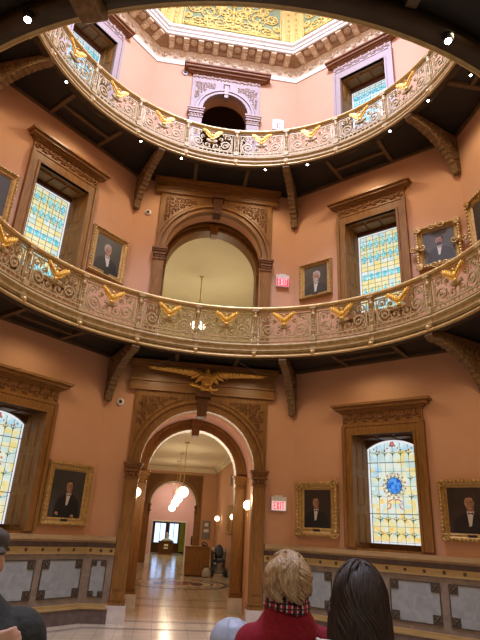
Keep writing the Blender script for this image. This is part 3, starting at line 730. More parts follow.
def build_eagle():
    mb = MB(); d = -0.035
    for s in (-1, 1):
        pts = [(0.02, 5.645), (0.05, 5.685), (0.09, 5.74), (0.14, 5.775), (0.20, 5.785), (0.25, 5.775), (0.235, 5.745), (0.215, 5.72), (0.20, 5.69), (0.165, 5.665), (0.155, 5.63), (0.12, 5.615), (0.105, 5.58), (0.07, 5.57), (0.03, 5.54)]
        pts = [(s * x, z) for x, z in pts]; n = len(pts)
        vs = [bend(x, z, d - 0.012 - 0.10 * abs(x)) for x, z in pts] + [bend(x, z, d + 0.012 - 0.10 * abs(x)) for x, z in pts]
        mb.add(vs, [tuple(range(n)), tuple(range(2 * n - 1, n - 1, -1))] + [(i, n + i, n + (i + 1) % n, (i + 1) % n) for i in range(n)])
        for k in range(4):
            a, b = (0.05 + 0.04 * k, 5.60 + 0.022 * k), (0.085 + 0.042 * k, 5.70 + 0.03 * k); mb.tube([bend(s * a[0], a[1], d - 0.02 - .1 * a[0]), bend(s * b[0], b[1], d - 0.02 - .1 * b[0])], 0.008, 4)
    mb.ball(bend(0, 5.62, d - 0.01), (0.045, 0.035, 0.075), 10, 7); mb.ball(bend(0.0, 5.715, d - 0.02), (0.026, 0.03, 0.03), 8, 6)
    mb.tube([bend(0.0, 5.715, d - 0.045), bend(0.02, 5.705, d - 0.065)], [0.012, 0.003], 6)
    mb.loft([(0, RR + d - 0.005, 5.50, 0.055, 0.02), (0, RR + d - 0.005, 5.56, 0.03, 0.025)], 8)
    return mb
def build_post():
    mb = MB(); c = (0, RR - 0.005, 0)
    mb.box(-0.058, 0.058, RR - 0.075, RR + 0.04, 5.125, 5.22); mb.box(-0.048, 0.048, RR - 0.06, RR + 0.035, 4.915, 5.125)
    mb.prism([(-0.048, 4.93), (0.048, 4.93), (0.035, 4.88), (0.0, 4.855), (-0.035, 4.88)], RR - 0.085, RR + 0.0)
    mb.lathe([(0.05, 5.22), (0.034, 5.24), (0.03, 5.30), (0.046, 5.33), (0.046, 5.36), (0.032, 5.385), (0.036, 5.50), (0.034, 5.66), (0.046, 5.68), (0.052, 5.71), (0.046, 5.735), (0.034, 5.75), (0.05, 5.78), (0.055, 5.83)], c, 12)
    mb.box(-0.062, 0.062, RR - 0.065, RR + 0.05, 5.82, 5.865)
    for k in range(3): mb.ball((0, RR - 0.06, 5.44 + 0.06 * k), (0.018, 0.014, 0.024), 6, 4)
    return mb
def build_drop():
    mb = MB(); mb.ball((0, RR - 0.115, 4.875), 0.042, 10, 7); mb.ball((0, RR - 0.115, 4.825), 0.02, 8, 5); return mb
def build_bracket():
    """carved scroll bracket in the plane of y (radius) and z, under a corner"""
    prof = [(3.76, 4.80), (3.73, 4.74), (3.78, 4.68), (3.86, 4.665)]
    n = 22; p0, p1, p2 = (3.90, 4.675), (4.62, 4.60), (5.02, 4.06)
    for i in range(1, n + 1):
        t = i / n; y = (1 - t) ** 2 * p0[0] + 2 * t * (1 - t) * p1[0] + t * t * p2[0]; z = (1 - t) ** 2 * p0[1] + 2 * t * (1 - t) * p1[1] + t * t * p2[1]
        prof.append((y, z + (0.013 if i % 2 else -0.013)))
    prof += [(5.05, 3.97), (5.09, 3.92), (5.15, 3.95), (5.15, 4.86), (3.90, 4.86), (3.88, 4.80)]
    mb = MB(); Mx = Matrix(((0, 1, 0, 0), (1, 0, 0, 0), (0, 0, 1, 0), (0, 0, 0, 1)))
    mb.prism(prof, -0.075, 0.075, M=Mx)
    for s in (-1, 1):
        x = s * 0.08
        def S(cy, cz, r0, r1, tn, a0, d, rr): mb.tube([(x, a, b) for a, b in spiral(cy, cz, r0, r1, tn, a0, d, 24)], rr, 5)
        S(4.93, 4.62, 0.17, 0.03, 1.6, PI * 1.3, 1, 0.024); S(4.62, 4.70, 0.10, 0.02, 1.4, PI, -1, 0.018); S(4.36, 4.745, 0.075, 0.015, 1.3, 0, 1, 0.015); S(5.03, 4.30, 0.085, 0.02, 1.4, PI * 0.5, -1, 0.018); S(4.12, 4.76, 0.05, 0.012, 1.2, 0, -1, 0.012)
        for k in range(9):
            t = k / 8; y = (1 - t) ** 2 * 4.0 + 2 * t * (1 - t) * 4.66 + t * t * 5.06; z = (1 - t) ** 2 * 4.72 + 2 * t * (1 - t) * 4.64 + t * t * 4.08
            mb.ball((x, y, z), (0.02, 0.03, 0.022), 6, 4)
    mb.ball((0, 5.06, 3.94), (0.06, 0.05, 0.05), 8, 6)
    return mb
panel_me = build_panel().mesh('scroll_panel', bronze); eagle_me = build_eagle().mesh('eagle_ornament', eaglegold)
post_me = build_post().mesh('post', bronze); drop_me = build_drop().mesh('drop_finial', brass); bracket_me = build_bracket().mesh('bracket', bracketm)
def octr(a): k = (a + PI / 8) % (PI / 4) - PI / 8; return A / math.cos(k)
def balcony(z, rot, label):
    t = thing('balcony', label, 'balcony', (0, 0, z))
    mb = MB(); n = 160; an = [2 * PI * i / n for i in range(n)]
    vs = []
    for a in an:
        for r, zz in ((3.80, 4.905), (octr(a), 4.905)): vs.append((r * math.sin(a), r * math.cos(a), zz))
    mb.add(vs, [(2 * i, 2 * i + 1, 2 * ((i + 1) % n) + 1, 2 * ((i + 1) % n)) for i in range(n)])
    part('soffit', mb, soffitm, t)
    mb = MB(); vs = []
    for a in an:
        for r, zz in ((3.84, 5.10), (octr(a), 5.10)): vs.append((r * math.sin(a), r * math.cos(a), zz))
    mb.add(vs, [(2 * i, 2 * i + 1, 2 * ((i + 1) % n) + 1, 2 * ((i + 1) % n)) for i in range(n)])
    part('deck', mb, greymarble, t)
    mb = MB()
    mb.lathe([(3.88, 4.80), (3.735, 4.80), (3.725, 4.82), (3.735, 4.845), (3.80, 4.855), (3.82, 4.90), (3.80, 4.945), (3.775, 4.95), (3.775, 4.965), (3.795, 4.97), (3.795, 5.04), (3.765, 5.05), (3.755, 5.075), (3.775, 5.10), (3.81, 5.105), (3.88, 5.105)], (0, 0, 0), 160, closed_prof=True)
    part('fascia', mb, bronze, t)
    mb = MB(); mb.lathe([(3.765, 4.794), (3.895, 4.794), (3.895, 4.902), (3.885, 4.902), (3.885, 4.799), (3.765, 4.799)], (0, 0, 0), 160, closed_prof=True); part('fascia_shade_sheet', mb, undm, t)  # added dark sheet that paints shade on the fascia's bottom and back
    mb = MB(); mb.lathe([(3.735, 4.798), (3.720, 4.805), (3.718, 4.83), (3.735, 4.845)], (0, 0, 0), 160, closed_prof=True); part('fascia_rim', mb, brass, t)
    mb = MB(); mb.lathe([(3.80, 5.85), (3.775, 5.87), (3.78, 5.905), (3.805, 5.925), (3.84, 5.93), (3.875, 5.925), (3.90, 5.90), (3.88, 5.85)], (0, 0, 0), 160, closed_prof=True); part('handrail', mb, brass, t)
    mb = MB()                                       # moulding along the walls
    for k in range(8):
        M = Matrix.Rotation(k * PI / 4, 4, 'Z'); h = (A - 0.06) * math.tan(PI / 8); mb.box(-h, h, A - 0.06, A + 0.01, 4.85, 4.905, M=M)
    part('wall_moulding', mb, beamm, t)
    mb = MB(); mb.box(-0.04, 0.04, 3.86, A - 0.05, 4.845, 4.905); b0 = None
    for k in range(8):
        for u in (-0.62, 0.62):
            M = Matrix.Rotation(k * PI / 4, 4, 'Z')
            if b0 is None:
                b0 = part('beam', mb, beamm, t, (u, 0, 0), 0)
            else:
                v = M @ Vector((u, 0, 0)); copy_part(b0, t, k * PI / 4, v)
    mb = MB(); mb.box(-0.62, 0.62, 4.30, 4.37, 4.855, 4.905); c0 = None
    for k in (-1, 1, 2, -2):
        if c0 is None: c0 = part('cross_beam', mb, beamm, t, (0, 0, 0), k * PI / 4)
        else: copy_part(c0, t, k * PI / 4)
    for k in range(8): link('bracket', bracket_me, t, (0, 0, 0), PI / 8 + k * PI / 4)
    for k in range(20):
        a = -R_(rot + 18 * k)
        p = link('post', post_me, t, (0, 0, 0), a); link('drop_finial', drop_me, p)
        p = link('scroll_panel', panel_me, t, (0, 0, 0), a - R_(9)); link('eagle_ornament', eagle_me, p)
    return t
balcony(0.0, -4.3, 'lower ring balcony with scrolled bronze railing and gold eagles, above the ground archway')
balcony(4.70, 4.3, 'upper ring balcony with scrolled railing below the dome cornice')

# ------------------------------------------------------------------ dome and its cornice
dome = tag(link('ceiling', None, None, (0, 0, 0)), kind='structure')
def octring(mb, prof, mi=0, sides=range(8), closed=False):
    """mitred octagonal moulding: profile of (offset from wall, z)"""
    m = len(prof)
    for k in sides:
        M = Matrix.Rotation(k * PI / 4, 4, 'Z'); vs = []
        for o, z in prof:
            h = (A - o) * math.tan(PI / 8); vs += [M @ Vector((-h, A - o, z)), M @ Vector((h, A - o, z))]
        fs = [(2 * i, 2 * i + 1, 2 * ((i + 1) % m) + 1, 2 * ((i + 1) % m)) for i in range(m if closed else m - 1)]
        mb.add(vs, fs, mi)
mb = MB(); octring(mb, [(0.0, 13.52), (0.03, 13.52), (0.035, 13.60), (0.03, 13.66), (0.0, 13.66)]); part('frieze_band', mb, white, dome)
mb = MB(); octring(mb, [(0.0, 13.66), (0.02, 13.67), (0.05, 13.80), (0.13, 13.92), (0.13, 13.95), (0.0, 13.95)])
for k in (0, 1, 2, 6, 7):
    M = Matrix.Rotation(k * PI / 4, 4, 'Z'); h = (A - 0.06) * math.tan(PI / 8); n = 12
    for i in range(n):
        c = -h + 2 * h * (i + 0.5) / n
        mb.tube([M @ Vector((x, A - 0.075, z)) for x, z in spiral(c, 13.79, 0.065, 0.015, 1.3, i % 2 * PI, 1 if i % 2 else -1, 12)], 0.014, 4)
        mb.ball((c + h / n, A - 0.085, 13.83), (0.03, 0.02, 0.05), 6, 4, M=M)
part('acanthus_frieze', mb, friezem, dome)
mb = MB(); octring(mb, [(0.10, 13.95), (0.16, 13.97), (0.20, 14.02), (0.52, 14.05), (0.52, 14.30), (0.1, 14.30)]); part('cornice_soffit', mb, modm, dome)
mb = MB(); mb.prism([(-0.075, 13.93), (0.075, 13.93), (0.075, 14.06), (-0.075, 14.06)], A - 0.34, A - 0.14); mb.prism([(-0.075, 13.97), (0.075, 13.97), (0.075, 14.06), (-0.075, 14.06)], A - 0.50, A - 0.34); mb.ball((0, A - 0.24, 13.93), (0.07, 0.08, 0.05), 8, 5)
mod_me = mb.mesh('modillion', friezem)
mb = MB(); mb.lathe([(0.095, 0.02), (0.09, -0.03), (0.06, -0.035), (0.045, -0.012), (0.035, -0.05), (0.0, -0.055)], (0, A - 0.36, 14.045), 12); ros_me = mb.mesh('rosette', friezem)
for k in (0, 1, 2, 6, 7):
    M = Matrix.Rotation(k * PI / 4, 4, 'Z'); n = 9; h = (A - 0.36) * math.tan(PI / 8)
    for i in range(n):
        c = -h + 2 * h * (i + 0.5) / n; v = M @ Vector((c, 0, 0)); link('modillion', mod_me, dome, v, k * PI / 4)
        if i < n - 1: v = M @ Vector((c + h / n, 0, 0)); link('rosette', ros_me, dome, v, k * PI / 4)
mb = MB(); octring(mb, [(0.50, 14.03), (0.55, 14.03), (0.56, 14.09), (0.60, 14.11), (0.60, 14.17), (0.66, 14.20), (0.67, 14.27), (0.62, 14.31), (0.5, 14.31)]); part('cornice_rim', mb, white, dome)
# dome shell: eight curved gores, each with border and gilt scrollwork
dprof = [(0.62, 14.30), (0.66, 14.6), (0.74, 15.1), (0.92, 15.7), (1.22, 16.3), (1.7, 16.95), (2.4, 17.5), (3.2, 17.9), (3.75, 18.05)]
def dpt(k, f, t, lift=0.0):
    """f in -1..1 across a gore, t in 0..len-1 up the profile"""
    i = min(int(t), len(dprof) - 2); q = t - i
    o = dprof[i][0] + (dprof[i + 1][0] - dprof[i][0]) * q; z = dprof[i][1] + (dprof[i + 1][1] - dprof[i][1]) * q
    o += lift; h = (A - o) * math.tan(PI / 8)
    return Matrix.Rotation(k * PI / 4, 4, 'Z') @ Vector((h * f, A - o, z))
for k in range(8):
    mb = MB(); vs = []; m = len(dprof) - 1
    for t in range(m + 1):
        for f in (-1, -0.82, 0.82, 1): vs.append(dpt(k, f, t))
    fs = []; 
    for t in range(m):
        for c in range(3): mb.add([vs[t * 4 + c], vs[t * 4 + c + 1], vs[t * 4 + 5 + c], vs[t * 4 + 4 + c]], [(0, 1, 2, 3)], 1 if c == 1 else 0)
    for s in (-1, 1):
        mb.tube([dpt(k, s * 0.80, t / 2, 0.01) for t in range(2 * m)], 0.025, 5, 2); mb.tube([dpt(k, s * 0.88, t / 2, 0.01) for t in range(2 * m)], 0.014, 5, 2)
        for t in range(14): mb.ball(dpt(k, s * 0.93, 0.25 + t * 0.33, 0.01), (0.035, 0.035, 0.06), 6, 4, 2)
    mb.tube([dpt(k, -0.8 + 1.6 * i / 6, 0.25, 0.01) for i in range(7)], 0.025, 5, 2)
    if k in (0, 1, 7, 2, 6):
        for s in (-1, 1):
            for (cx, ct, rx, tn, a0, d) in ((0.22, 0.85, 0.2, 1.5, PI, 1), (0.56, 0.75, 0.19, 1.5, 0, -1), (0.4, 1.55, 0.2, 1.4, PI * .5, 1), (0.14, 1.75, 0.13, 1.3, 0, -1), (0.64, 1.7, 0.13, 1.3, PI, 1), (0.35, 2.5, 0.25, 1.5, 0, 1), (0.62, 2.45, 0.12, 1.2, 0, 1), (0.3, 3.5, 0.3, 1.5, 0, 1), (0.35, 0.42, 0.1, 1.2, 0, 1), (0.7, 0.42, 0.08, 1.2, 0, 1), (0.06, 0.75, 0.07, 1.2, 0, 1), (0.4, 1.1, 0.09, 1.2, PI, -1), (0.73, 1.15, 0.07, 1.2, 0, -1), (0.08, 1.25, 0.08, 1.1, 0, 1), (0.22, 2.05, 0.1, 1.2, 0, -1), (0.5, 2.1, 0.1, 1.2, PI, 1)):
                pts = spiral(cx, 0, rx, 0.03, tn + .5, a0, d, 28)
                mb.tube([dpt(k, s * x, max(0.3, ct + zz * 2.6), 0.015) for x, zz in pts], 0.021, 5, 2)
                for j in range(0, 26, 2):
                    x, zz = pts[j]; mb.ball(dpt(k, s * (cx + (x - cx) * 0.72), max(0.3, ct + zz * 2.6 * 0.72), 0.015), 0.03, 6, 4, 2)
        mb.tube([dpt(k, 0, 0.35 + 0.2 * i, 0.015) for i in range(18)], 0.035, 5, 2)
        for i in range(9): mb.ball(dpt(k, 0, 0.5 + 0.4 * i, 0.02), (0.07, 0.07, 0.07), 8, 5, 2)
    part('dome_panel', mb, [domeyel, teal, domegold], dome)
mb = MB(); mb.lathe([(1.0, 18.0), (1.05, 18.1), (0.0, 18.1)], (0, 0, 0), 32); part('oculus_cover', mb, white, dome)

# ------------------------------------------------------------------ portraits
skin = mat('painted_skin', (0.42, 0.22, 0.13), 0.5, col2=(0.34, 0.165, 0.095), scale=12)
skind = mat('painted_skin_shadow', (0.26, 0.125, 0.075), 0.5, scale=12)
PC = dict(coat=mat('painted_black_coat', (0.012, 0.012, 0.014), 0.35, scale=6), brown=mat('painted_brown_ground', (0.045, 0.03, 0.022), 0.35, col2=(0.022, 0.015, 0.012), scale=2.5),
          grey=mat('painted_grey_ground', (0.060, 0.055, 0.049), 0.35, col2=(0.026, 0.024, 0.022), scale=1.6), olive=mat('painted_olive_ground', (0.10, 0.10, 0.085), 0.4, col2=(0.055, 0.055, 0.048), scale=1.8),
          shirt=mat('painted_white_linen', (0.62, 0.58, 0.52), 0.5, scale=20), hairb=mat('painted_brown_hair', (0.04, 0.024, 0.016), 0.5, scale=20), hairg=mat('painted_grey_hair', (0.38, 0.35, 0.32), 0.5, scale=20),
          coatg=mat('painted_charcoal_coat', (0.045, 0.045, 0.042), 0.4, scale=6))
def portrait(label, w, u, z, W, H, inner_w, inner_h, bg, hair, turn=1, beard=False, hands=False, ornate=0, fx=0.0, fz=0.12, fs=1.0, coat='coat', goldm=None, parent_loc=None, lines=1):
    if parent_loc: loc, a = parent_loc
    else: loc, a = wloc(w, u, z, 0.0)
    t = thing('portrait', label, 'painting', loc, a, 'framed portraits')
    goldm = goldm or oldgold
    # frame: mitred moulding swept round the rectangle
    mb = MB(); bx, bz = (W - inner_w) / 2, (H - inner_h) / 2
    prof = [(0.0, 0.0), (0.0, 0.05), (0.12, 0.085), (0.30, 0.095), (0.42, 0.07), (0.62, 0.052), (0.78, 0.06), (0.86, 0.045), (1.0, 0.028), (1.0, 0.0)]
    vs = []
    for f, y in prof:
        hx, hz = W / 2 - f * bx, H / 2 - f * bz
        vs += [(-hx, -y, -hz), (hx, -y, -hz), (hx, -y, hz), (-hx, -y, hz)]
    for i in range(len(prof) - 1):
        for k in range(4):
            l = (k + 1) % 4; mb.add([vs[i * 4 + k], vs[i * 4 + l], vs[i * 4 + 4 + l], vs[i * 4 + 4 + k]], [(0, 1, 2, 3)])
    fx0, fz0 = W / 2 - 0.24 * bx, H / 2 - 0.24 * bz
    nx, nz = (14, 14)
    for i in range(nx + 1):
        c = -fx0 + 2 * fx0 * i / nx; r = bx * (0.14 if ornate == 0 else 0.24)
        for s in (-1, 1): mb.ball((c, -0.09, s * fz0), (r * 1.2, 0.02, r), 6, 4)
    for i in range(1, nz):
        c = -fz0 + 2 * fz0 * i / nz; r = bx * (0.14 if ornate == 0 else 0.24)
        for s in (-1, 1): mb.ball((s * fx0, -0.09, c), (r, 0.02, r * 1.2), 6, 4)
    if ornate:
        for sx in (-1, 1):
            for sz in (-1, 1):
                for q in range(3 if ornate > 1 else 1):
                    mb.tube([(x, -0.10, zz) for x, zz in spiral(sx * (W / 2 - bx * 0.4), sz * (H / 2 - bz * 0.4), bx * 0.55, bx * 0.1, 1.3, q * 2, sx * sz, 14)], bx * 0.12, 5)
        if ornate > 1:
            for x, zz in ((0, H / 2 - bz * .3), (0, -H / 2 + bz * .3), (W / 2 - bx * .3, 0), (-W / 2 + bx * .3, 0)):
                for s in (-1, 1): mb.tube([(x + s * a_, -0.10, zz + b_) for a_, b_ in spiral(bx * 0.7, 0, bx * 0.55, bx * 0.1, 1.2, PI, 1, 12)], bx * 0.14, 5)
                mb.ball((x, -0.1, zz), (bx * 0.4, 0.04, bx * 0.5), 8, 6)
    part('frame', mb, goldm, t)
    # canvas with the painted figure
    mb = MB(); w2, h2 = inner_w / 2 + 0.004, inner_h / 2 + 0.004
    mb.box(-w2, w2, -0.026, -0.004, -h2, h2, 0)
    S = inner_h * 0.41 * fs; cx, cz = fx * inner_w, fz * inner_h; L = [0]
    def poly(pts, mi, clip=True):
        L[0] += 1; y = -0.026 - 0.0004 * L[0]
        P = [(max(-w2 + .002, min(w2 - .002, cx + x * S)), max(-h2 + .002, min(h2 - .002, cz + zz * S))) for x, zz in pts]
        mb.add([(x, y, zz) for x, zz in P], [tuple(range(len(P)))], mi)
    def ell(x, zz, a_, b_, mi, n=18, tilt=0.0): poly([(x + a_ * math.cos(2 * PI * i / n) + tilt * b_ * math.sin(2 * PI * i / n), zz + b_ * math.sin(2 * PI * i / n)) for i in range(n)], mi)
    d = turn
    poly([(-1.35, -3.2), (-1.3, -1.9), (-1.12, -1.15), (-0.75, -0.82), (-0.3, -0.62), (0.3, -0.62), (0.75, -0.85), (1.12, -1.2), (1.3, -1.95), (1.35, -3.2)], 1)
    poly([(-0.22, -0.25), (0.22, -0.25), (0.27, -0.75), (-0.27, -0.75)], 3)
    poly([(-0.26, -0.58), (0.26, -0.58), (0.22 + 0.05 * d, -0.8), (0.12 * d + 0.12, -1.55), (0.12 * d - 0.05, -1.6), (-0.22, -0.85)], 4)
    poly([(-0.2, -0.62), (0.0, -0.7), (0.2, -0.62), (0.16, -0.8), (0.02, -0.74), (-0.14, -0.8)], 1)
    ell(-0.06 * d, 0.12, 0.40, 0.50, 5)                                   # hair mass
    ell(0.02 * d, 0.0, 0.335, 0.46, 2)                                    # face
    poly([(-0.34 * d, 0.34), (-0.36 * d, -0.12), (-0.27 * d, -0.22), (-0.235 * d, 0.1), (-0.2 * d, 0.32)], 5)   # side whiskers
    poly([(-0.1 * d, 0.12), (-0.33 * d, 0.1), (-0.3 * d, -0.2), (-0.14 * d, -0.4), (-0.05 * d, -0.2)], 3)        # shaded cheek
    poly([(-0.3, 0.5), (-0.33 * 1, 0.3), (-0.1, 0.36), (0.12, 0.37), (0.32, 0.28), (0.26, 0.5), (0, 0.6)], 5)
    for s in (-1, 1):
        ell(0.06 * d + s * 0.13, 0.05, 0.055, 0.028, 6, 10); poly([(0.06 * d + s * 0.13 - 0.08, 0.12), (0.06 * d + s * 0.13 + 0.08, 0.12), (0.06 * d + s * 0.13 + 0.06, 0.155), (0.06 * d + s * 0.13 - 0.06, 0.155)], 5)
    poly([(0.07 * d, 0.08), (0.13 * d, -0.12), (0.04 * d, -0.14), (0.04 * d, 0.05)], 3)
    ell(0.06 * d, -0.24, 0.1, 0.025, 3, 10)
    if beard: ell(0.03 * d, -0.36, 0.26, 0.2, 5); poly([(-0.1 + .05 * d, -0.19), (0.1 + .05 * d, -0.19), (0.14 + .05 * d, -0.26), (-0.14 + .05 * d, -0.26)], 5)
    if hands:
        for hx, hz in ((-1.02, -2.25), (0.62, -2.42)):
            ell(hx, hz, 0.17, 0.13, 2, 12)
            for k in range(4): ell(hx + 0.08 + 0.03 * k, hz - 0.1 - 0.015 * k, 0.07, 0.025, 2, 8)
    part('canvas', mb, [PC[bg], PC[coat], skin, skind, PC['shirt'], PC[hair], blackm], t)
    mb = MB(); mb.box(-0.07, 0.07, -0.062, -0.05, -inner_h / 2 - bz * 0.42, -inner_h / 2 - bz * 0.14); part('name_plate', mb, blackm, t)
    return t
portrait('gold-framed portrait of a man in white cravat, beside the lower exit sign', 'R', -1.385, 2.055, 0.93, 1.01, 0.58, 0.70, 'brown', 'hairb', -1, ornate=1, fx=-0.04, fz=0.16, fs=0.72)
portrait('gold-framed dark portrait at the right edge of the ground floor, beside the blue medallion window', 'R', 1.46, 2.08, 0.96, 0.98, 0.70, 0.72, 'brown', 'hairb', -1, ornate=1, fx=0.0, fz=0.16, fs=0.78)
portrait('smooth gold-framed portrait of a seated man with hands showing, left of the ground archway', 'L', 1.39, 2.055, 1.0, 1.11, 0.70, 0.82, 'grey', 'hairb', -1, hands=True, fx=0.05, fz=0.16, fs=0.62)
portrait('gold-framed portrait on grey ground, between the left window and the archway on the middle storey', 'L', 1.42, 7.10, 1.0, 1.12, 0.68, 0.83, 'grey', 'hairg', 1, fx=-0.02, fz=0.14, fs=0.72, goldm=oldgold)
portrait('gold-framed portrait of a white-bearded man, middle storey right of the archway', 'R', -1.385, 7.07, 0.85, 0.90, 0.59, 0.70, 'brown', 'hairg', -1, beard=True, fx=0.02, fz=0.12, fs=0.85)
portrait('olive-ground portrait in a heavy scrolled frame, middle storey right of the yellow window', 'R', 1.43, 7.12, 0.90, 0.95, 0.62, 0.72, 'olive', 'hairb', -1, beard=True, ornate=2, fx=0.02, fz=0.16, fs=0.7, coat='coatg')
portrait('portrait in pale gold frame at the right edge, middle storey', 'E', -1.31, 7.18, 1.06, 1.22, 0.74, 0.90, 'brown', 'hairb', 1, ornate=1, fz=0.14, fs=0.7)
portrait('gold-framed portrait at the left edge, middle storey, left of the yellow and aqua window', 'L', -1.40, 7.15, 1.0, 1.12, 0.74, 0.82, 'grey', 'hairb', 1, fz=0.14, fs=0.7)
portrait('narrow gold-framed portrait seen edge-on between two wall lights in the corridor', None, 0, 0, 0.95, 1.05, 0.7, 0.8, 'brown', 'hairb', 1, parent_loc=((HXR, 15.2, 1.95), -PI / 2))

# ------------------------------------------------------------------ exit signs, cameras
def exit_sign(label, u, z, full_red=False, hgt=0.27, lit=True):
    loc, a = wloc('C', u, z, 0.0); t = thing('exit_sign', label, 'sign', loc, a, 'exit signs')
    W = 0.31
    mb = MB(); mb.box(-W / 2, W / 2, -0.07, 0, -hgt / 2, hgt / 2); mb.box(-0.075, 0.075, -0.06, 0, hgt / 2, hgt / 2 + 0.03); part('housing', mb, whitep, t)
    mb = MB(); mb.box(-W / 2 + 0.012, W / 2 - 0.012, -0.074, -0.068, -hgt / 2 + 0.012, hgt / 2 - 0.085); part('face', mb, exitfacered if full_red else exitface, t)
    mb = MB(); zb, zt, y0, y1 = -hgt / 2 + 0.03, hgt / 2 - 0.10, -0.078, -0.072; st = 0.013
    x = -0.105
    def b(x0, x1, z0, z1): mb.box(x0, x1, y0, y1, z0, z1)
    b(x, x + st, zb, zt)
    for zz in (zb, (zb + zt) / 2 - st / 2, zt - st): b(x, x + 0.045, zz, zz + st)
    x = -0.05
    for d in (1, -1):
        xa, xb = (x, x + 0.042) if d > 0 else (x + 0.042, x); mb.prism([(xa, zb), (xa + 0.017, zb), (xb + 0.017, zt), (xb, zt)], y0, y1)
    b(0.026, 0.026 + st + .002, zb, zt); b(0.055, 0.11, zt - st, zt); b(0.0755, 0.0895, zb, zt)
    part('lettering', mb, exitred if not full_red else exitface, t)
    return t
exit_sign('white exit sign with red letters on the wall right of the ground archway', 1.70, 2.12)
exit_sign('glowing red exit sign right of the middle archway', 1.69, 7.14, True, 0.31)
exit_sign('pale exit sign half hidden by the upper balcony rail, right of the small top arch', 1.48, 11.86, False, 0.34)
def security_camera(label, u, z):
    loc, a = wloc('C', u, z); t = thing('security_camera', label, 'camera', loc, a, 'wall cameras')
    M = Matrix.Rotation(PI / 2, 4, 'X')
    mb = MB(); mb.lathe([(0.075, 0.0), (0.075, 0.03), (0.06, 0.045), (0.0, 0.05)], (0, 0, 0), 20, M=M); part('housing', mb, whitep, t)
    mb = MB(); mb.ball((0, -0.05, 0), 0.036, 12, 8); part('lens', mb, blackm, t)
security_camera('small white dome camera on the wall left of the ground archway', -1.69, 3.94)
security_camera('small white dome camera on the wall left of the middle archway', -1.66, 8.60)
security_camera('small white dome camera beside the cornice of the small top arch', -1.17, 13.24)

# ------------------------------------------------------------------ spotlights under the balconies
def spot(label, deg, z, watt=0, group='balcony spotlights', r=3.79):
    a = R_(deg); t = thing('spotlight', label, 'light', (r * math.sin(a), r * math.cos(a), z), -a, group)
    mb = MB(); mb.lathe([(0.0, 0.0), (0.04, 0.0), (0.04, -0.02), (0.032, -0.045), (0.026, -0.05), (0.022, -0.042), (0.0, -0.042)], (0, 0, 0), 14); part('housing', mb, blackm, t)
    mb = MB(); mb.ball((0, 0, -0.05), (0.023, 0.023, 0.018), 12, 8); part('lamp', mb, spotbulb, t)
    return t
for deg, s in ((-60, 'leftmost of the lit spotlights under the upper balcony'), (-30, 'lit spotlight under the upper balcony above the left bracket'), (-15, 'lit spotlight under the upper balcony, just left of the middle archway'),
               (15, 'lit spotlight under the upper balcony, just right of the middle archway'), (30, 'lit spotlight under the upper balcony, between bracket and yellow and aqua window'), (60, 'lit spotlight under the upper balcony above the scrolled portrait frame'),
               (75, 'rightmost of the lit spotlights under the upper balcony rim')):
    spot(s, deg, 9.494, 0)
spot('unlit-looking small spotlight far right under the upper balcony soffit', 85, 9.60, 0, r=4.2)
spot('bright spotlight in the top left corner under the nearest part of the lower balcony', -150.5, 4.794, 0, r=3.875)
spot('bright spotlight near the top right under the nearest part of the lower balcony', 166, 4.794, 0, r=3.865)

# ------------------------------------------------------------------ gilded eagle over the ground archway
loc, a = wloc('C', 0.05, 4.26, 0.30)
eg = thing('eagle_sculpture', 'large gilded eagle with spread wings above the ground archway', 'sculpture', loc, a)
mb = MB()
mb.loft([(0, 0.02, 0.06, 0.05, 0.05), (0, 0.0, 0.12, 0.105, 0.085), (0, -0.02, 0.22, 0.12, 0.10), (0, -0.035, 0.32, 0.085, 0.075), (0.0, -0.045, 0.375, 0.055, 0.055), (0.0, -0.06, 0.43, 0.05, 0.055), (0, -0.06, 0.47, 0.02, 0.025)], 16)
for r in range(5):
    for c in range(7):
        an = -2.6 + c * 0.35 + 0.17 * (r % 2); z = 0.12 + 0.05 * r; rr = (0.10, 0.115, 0.12, 0.11, 0.09)[r]
        mb.ball((rr * math.cos(an), -0.02 + 0.85 * rr * math.sin(an), z), (0.02, 0.015, 0.03), 6, 4)
mb.tube([(0.0, -0.11, 0.43), (0.02, -0.145, 0.425), (0.025, -0.16, 0.40)], [0.022, 0.014, 0.003], 8)
for s in (-1, 1):
    mb.tube([(s * 0.06, 0, 0.12), (s * 0.075, -0.02, 0.05), (s * 0.08, -0.05, 0.0)], [0.045, 0.03, 0.022], 8)
    for k in (-1, 0, 1): mb.tube([(s * 0.08, -0.05, 0.0), (s * 0.08 + k * 0.03, -0.09, -0.005), (s * 0.08 + k * 0.035, -0.11, -0.03)], [0.016, 0.012, 0.003], 6)
for k in range(7): mb.tube([(0.0, 0.03, 0.1), ((k - 3) * 0.03, 0.04, 0.02), ((k - 3) * 0.05, 0.05, -0.045)], [0.02, 0.022, 0.006], 6)
body = part('body', mb, gold, eg)
mb = MB(); mb.tube([(-0.36, -0.04, 0.09), (-0.22, -0.05, 0.06), (0, -0.06, 0.0), (0.2, -0.05, 0.01), (0.24, -0.05, 0.03)], [0.01, 0.02, 0.02, 0.02, 0.006], 7)
for k in range(8): mb.ball((-0.34 + 0.045 * k, -0.05, 0.10 - 0.008 * k + 0.02 * (k % 2)), (0.03, 0.012, 0.014), 6, 4)
part('branch', mb, gold, eg)
mb = MB(); mb.ball((0, -0.105, 0.435), (0.03, 0.012, 0.028), 8, 6); 
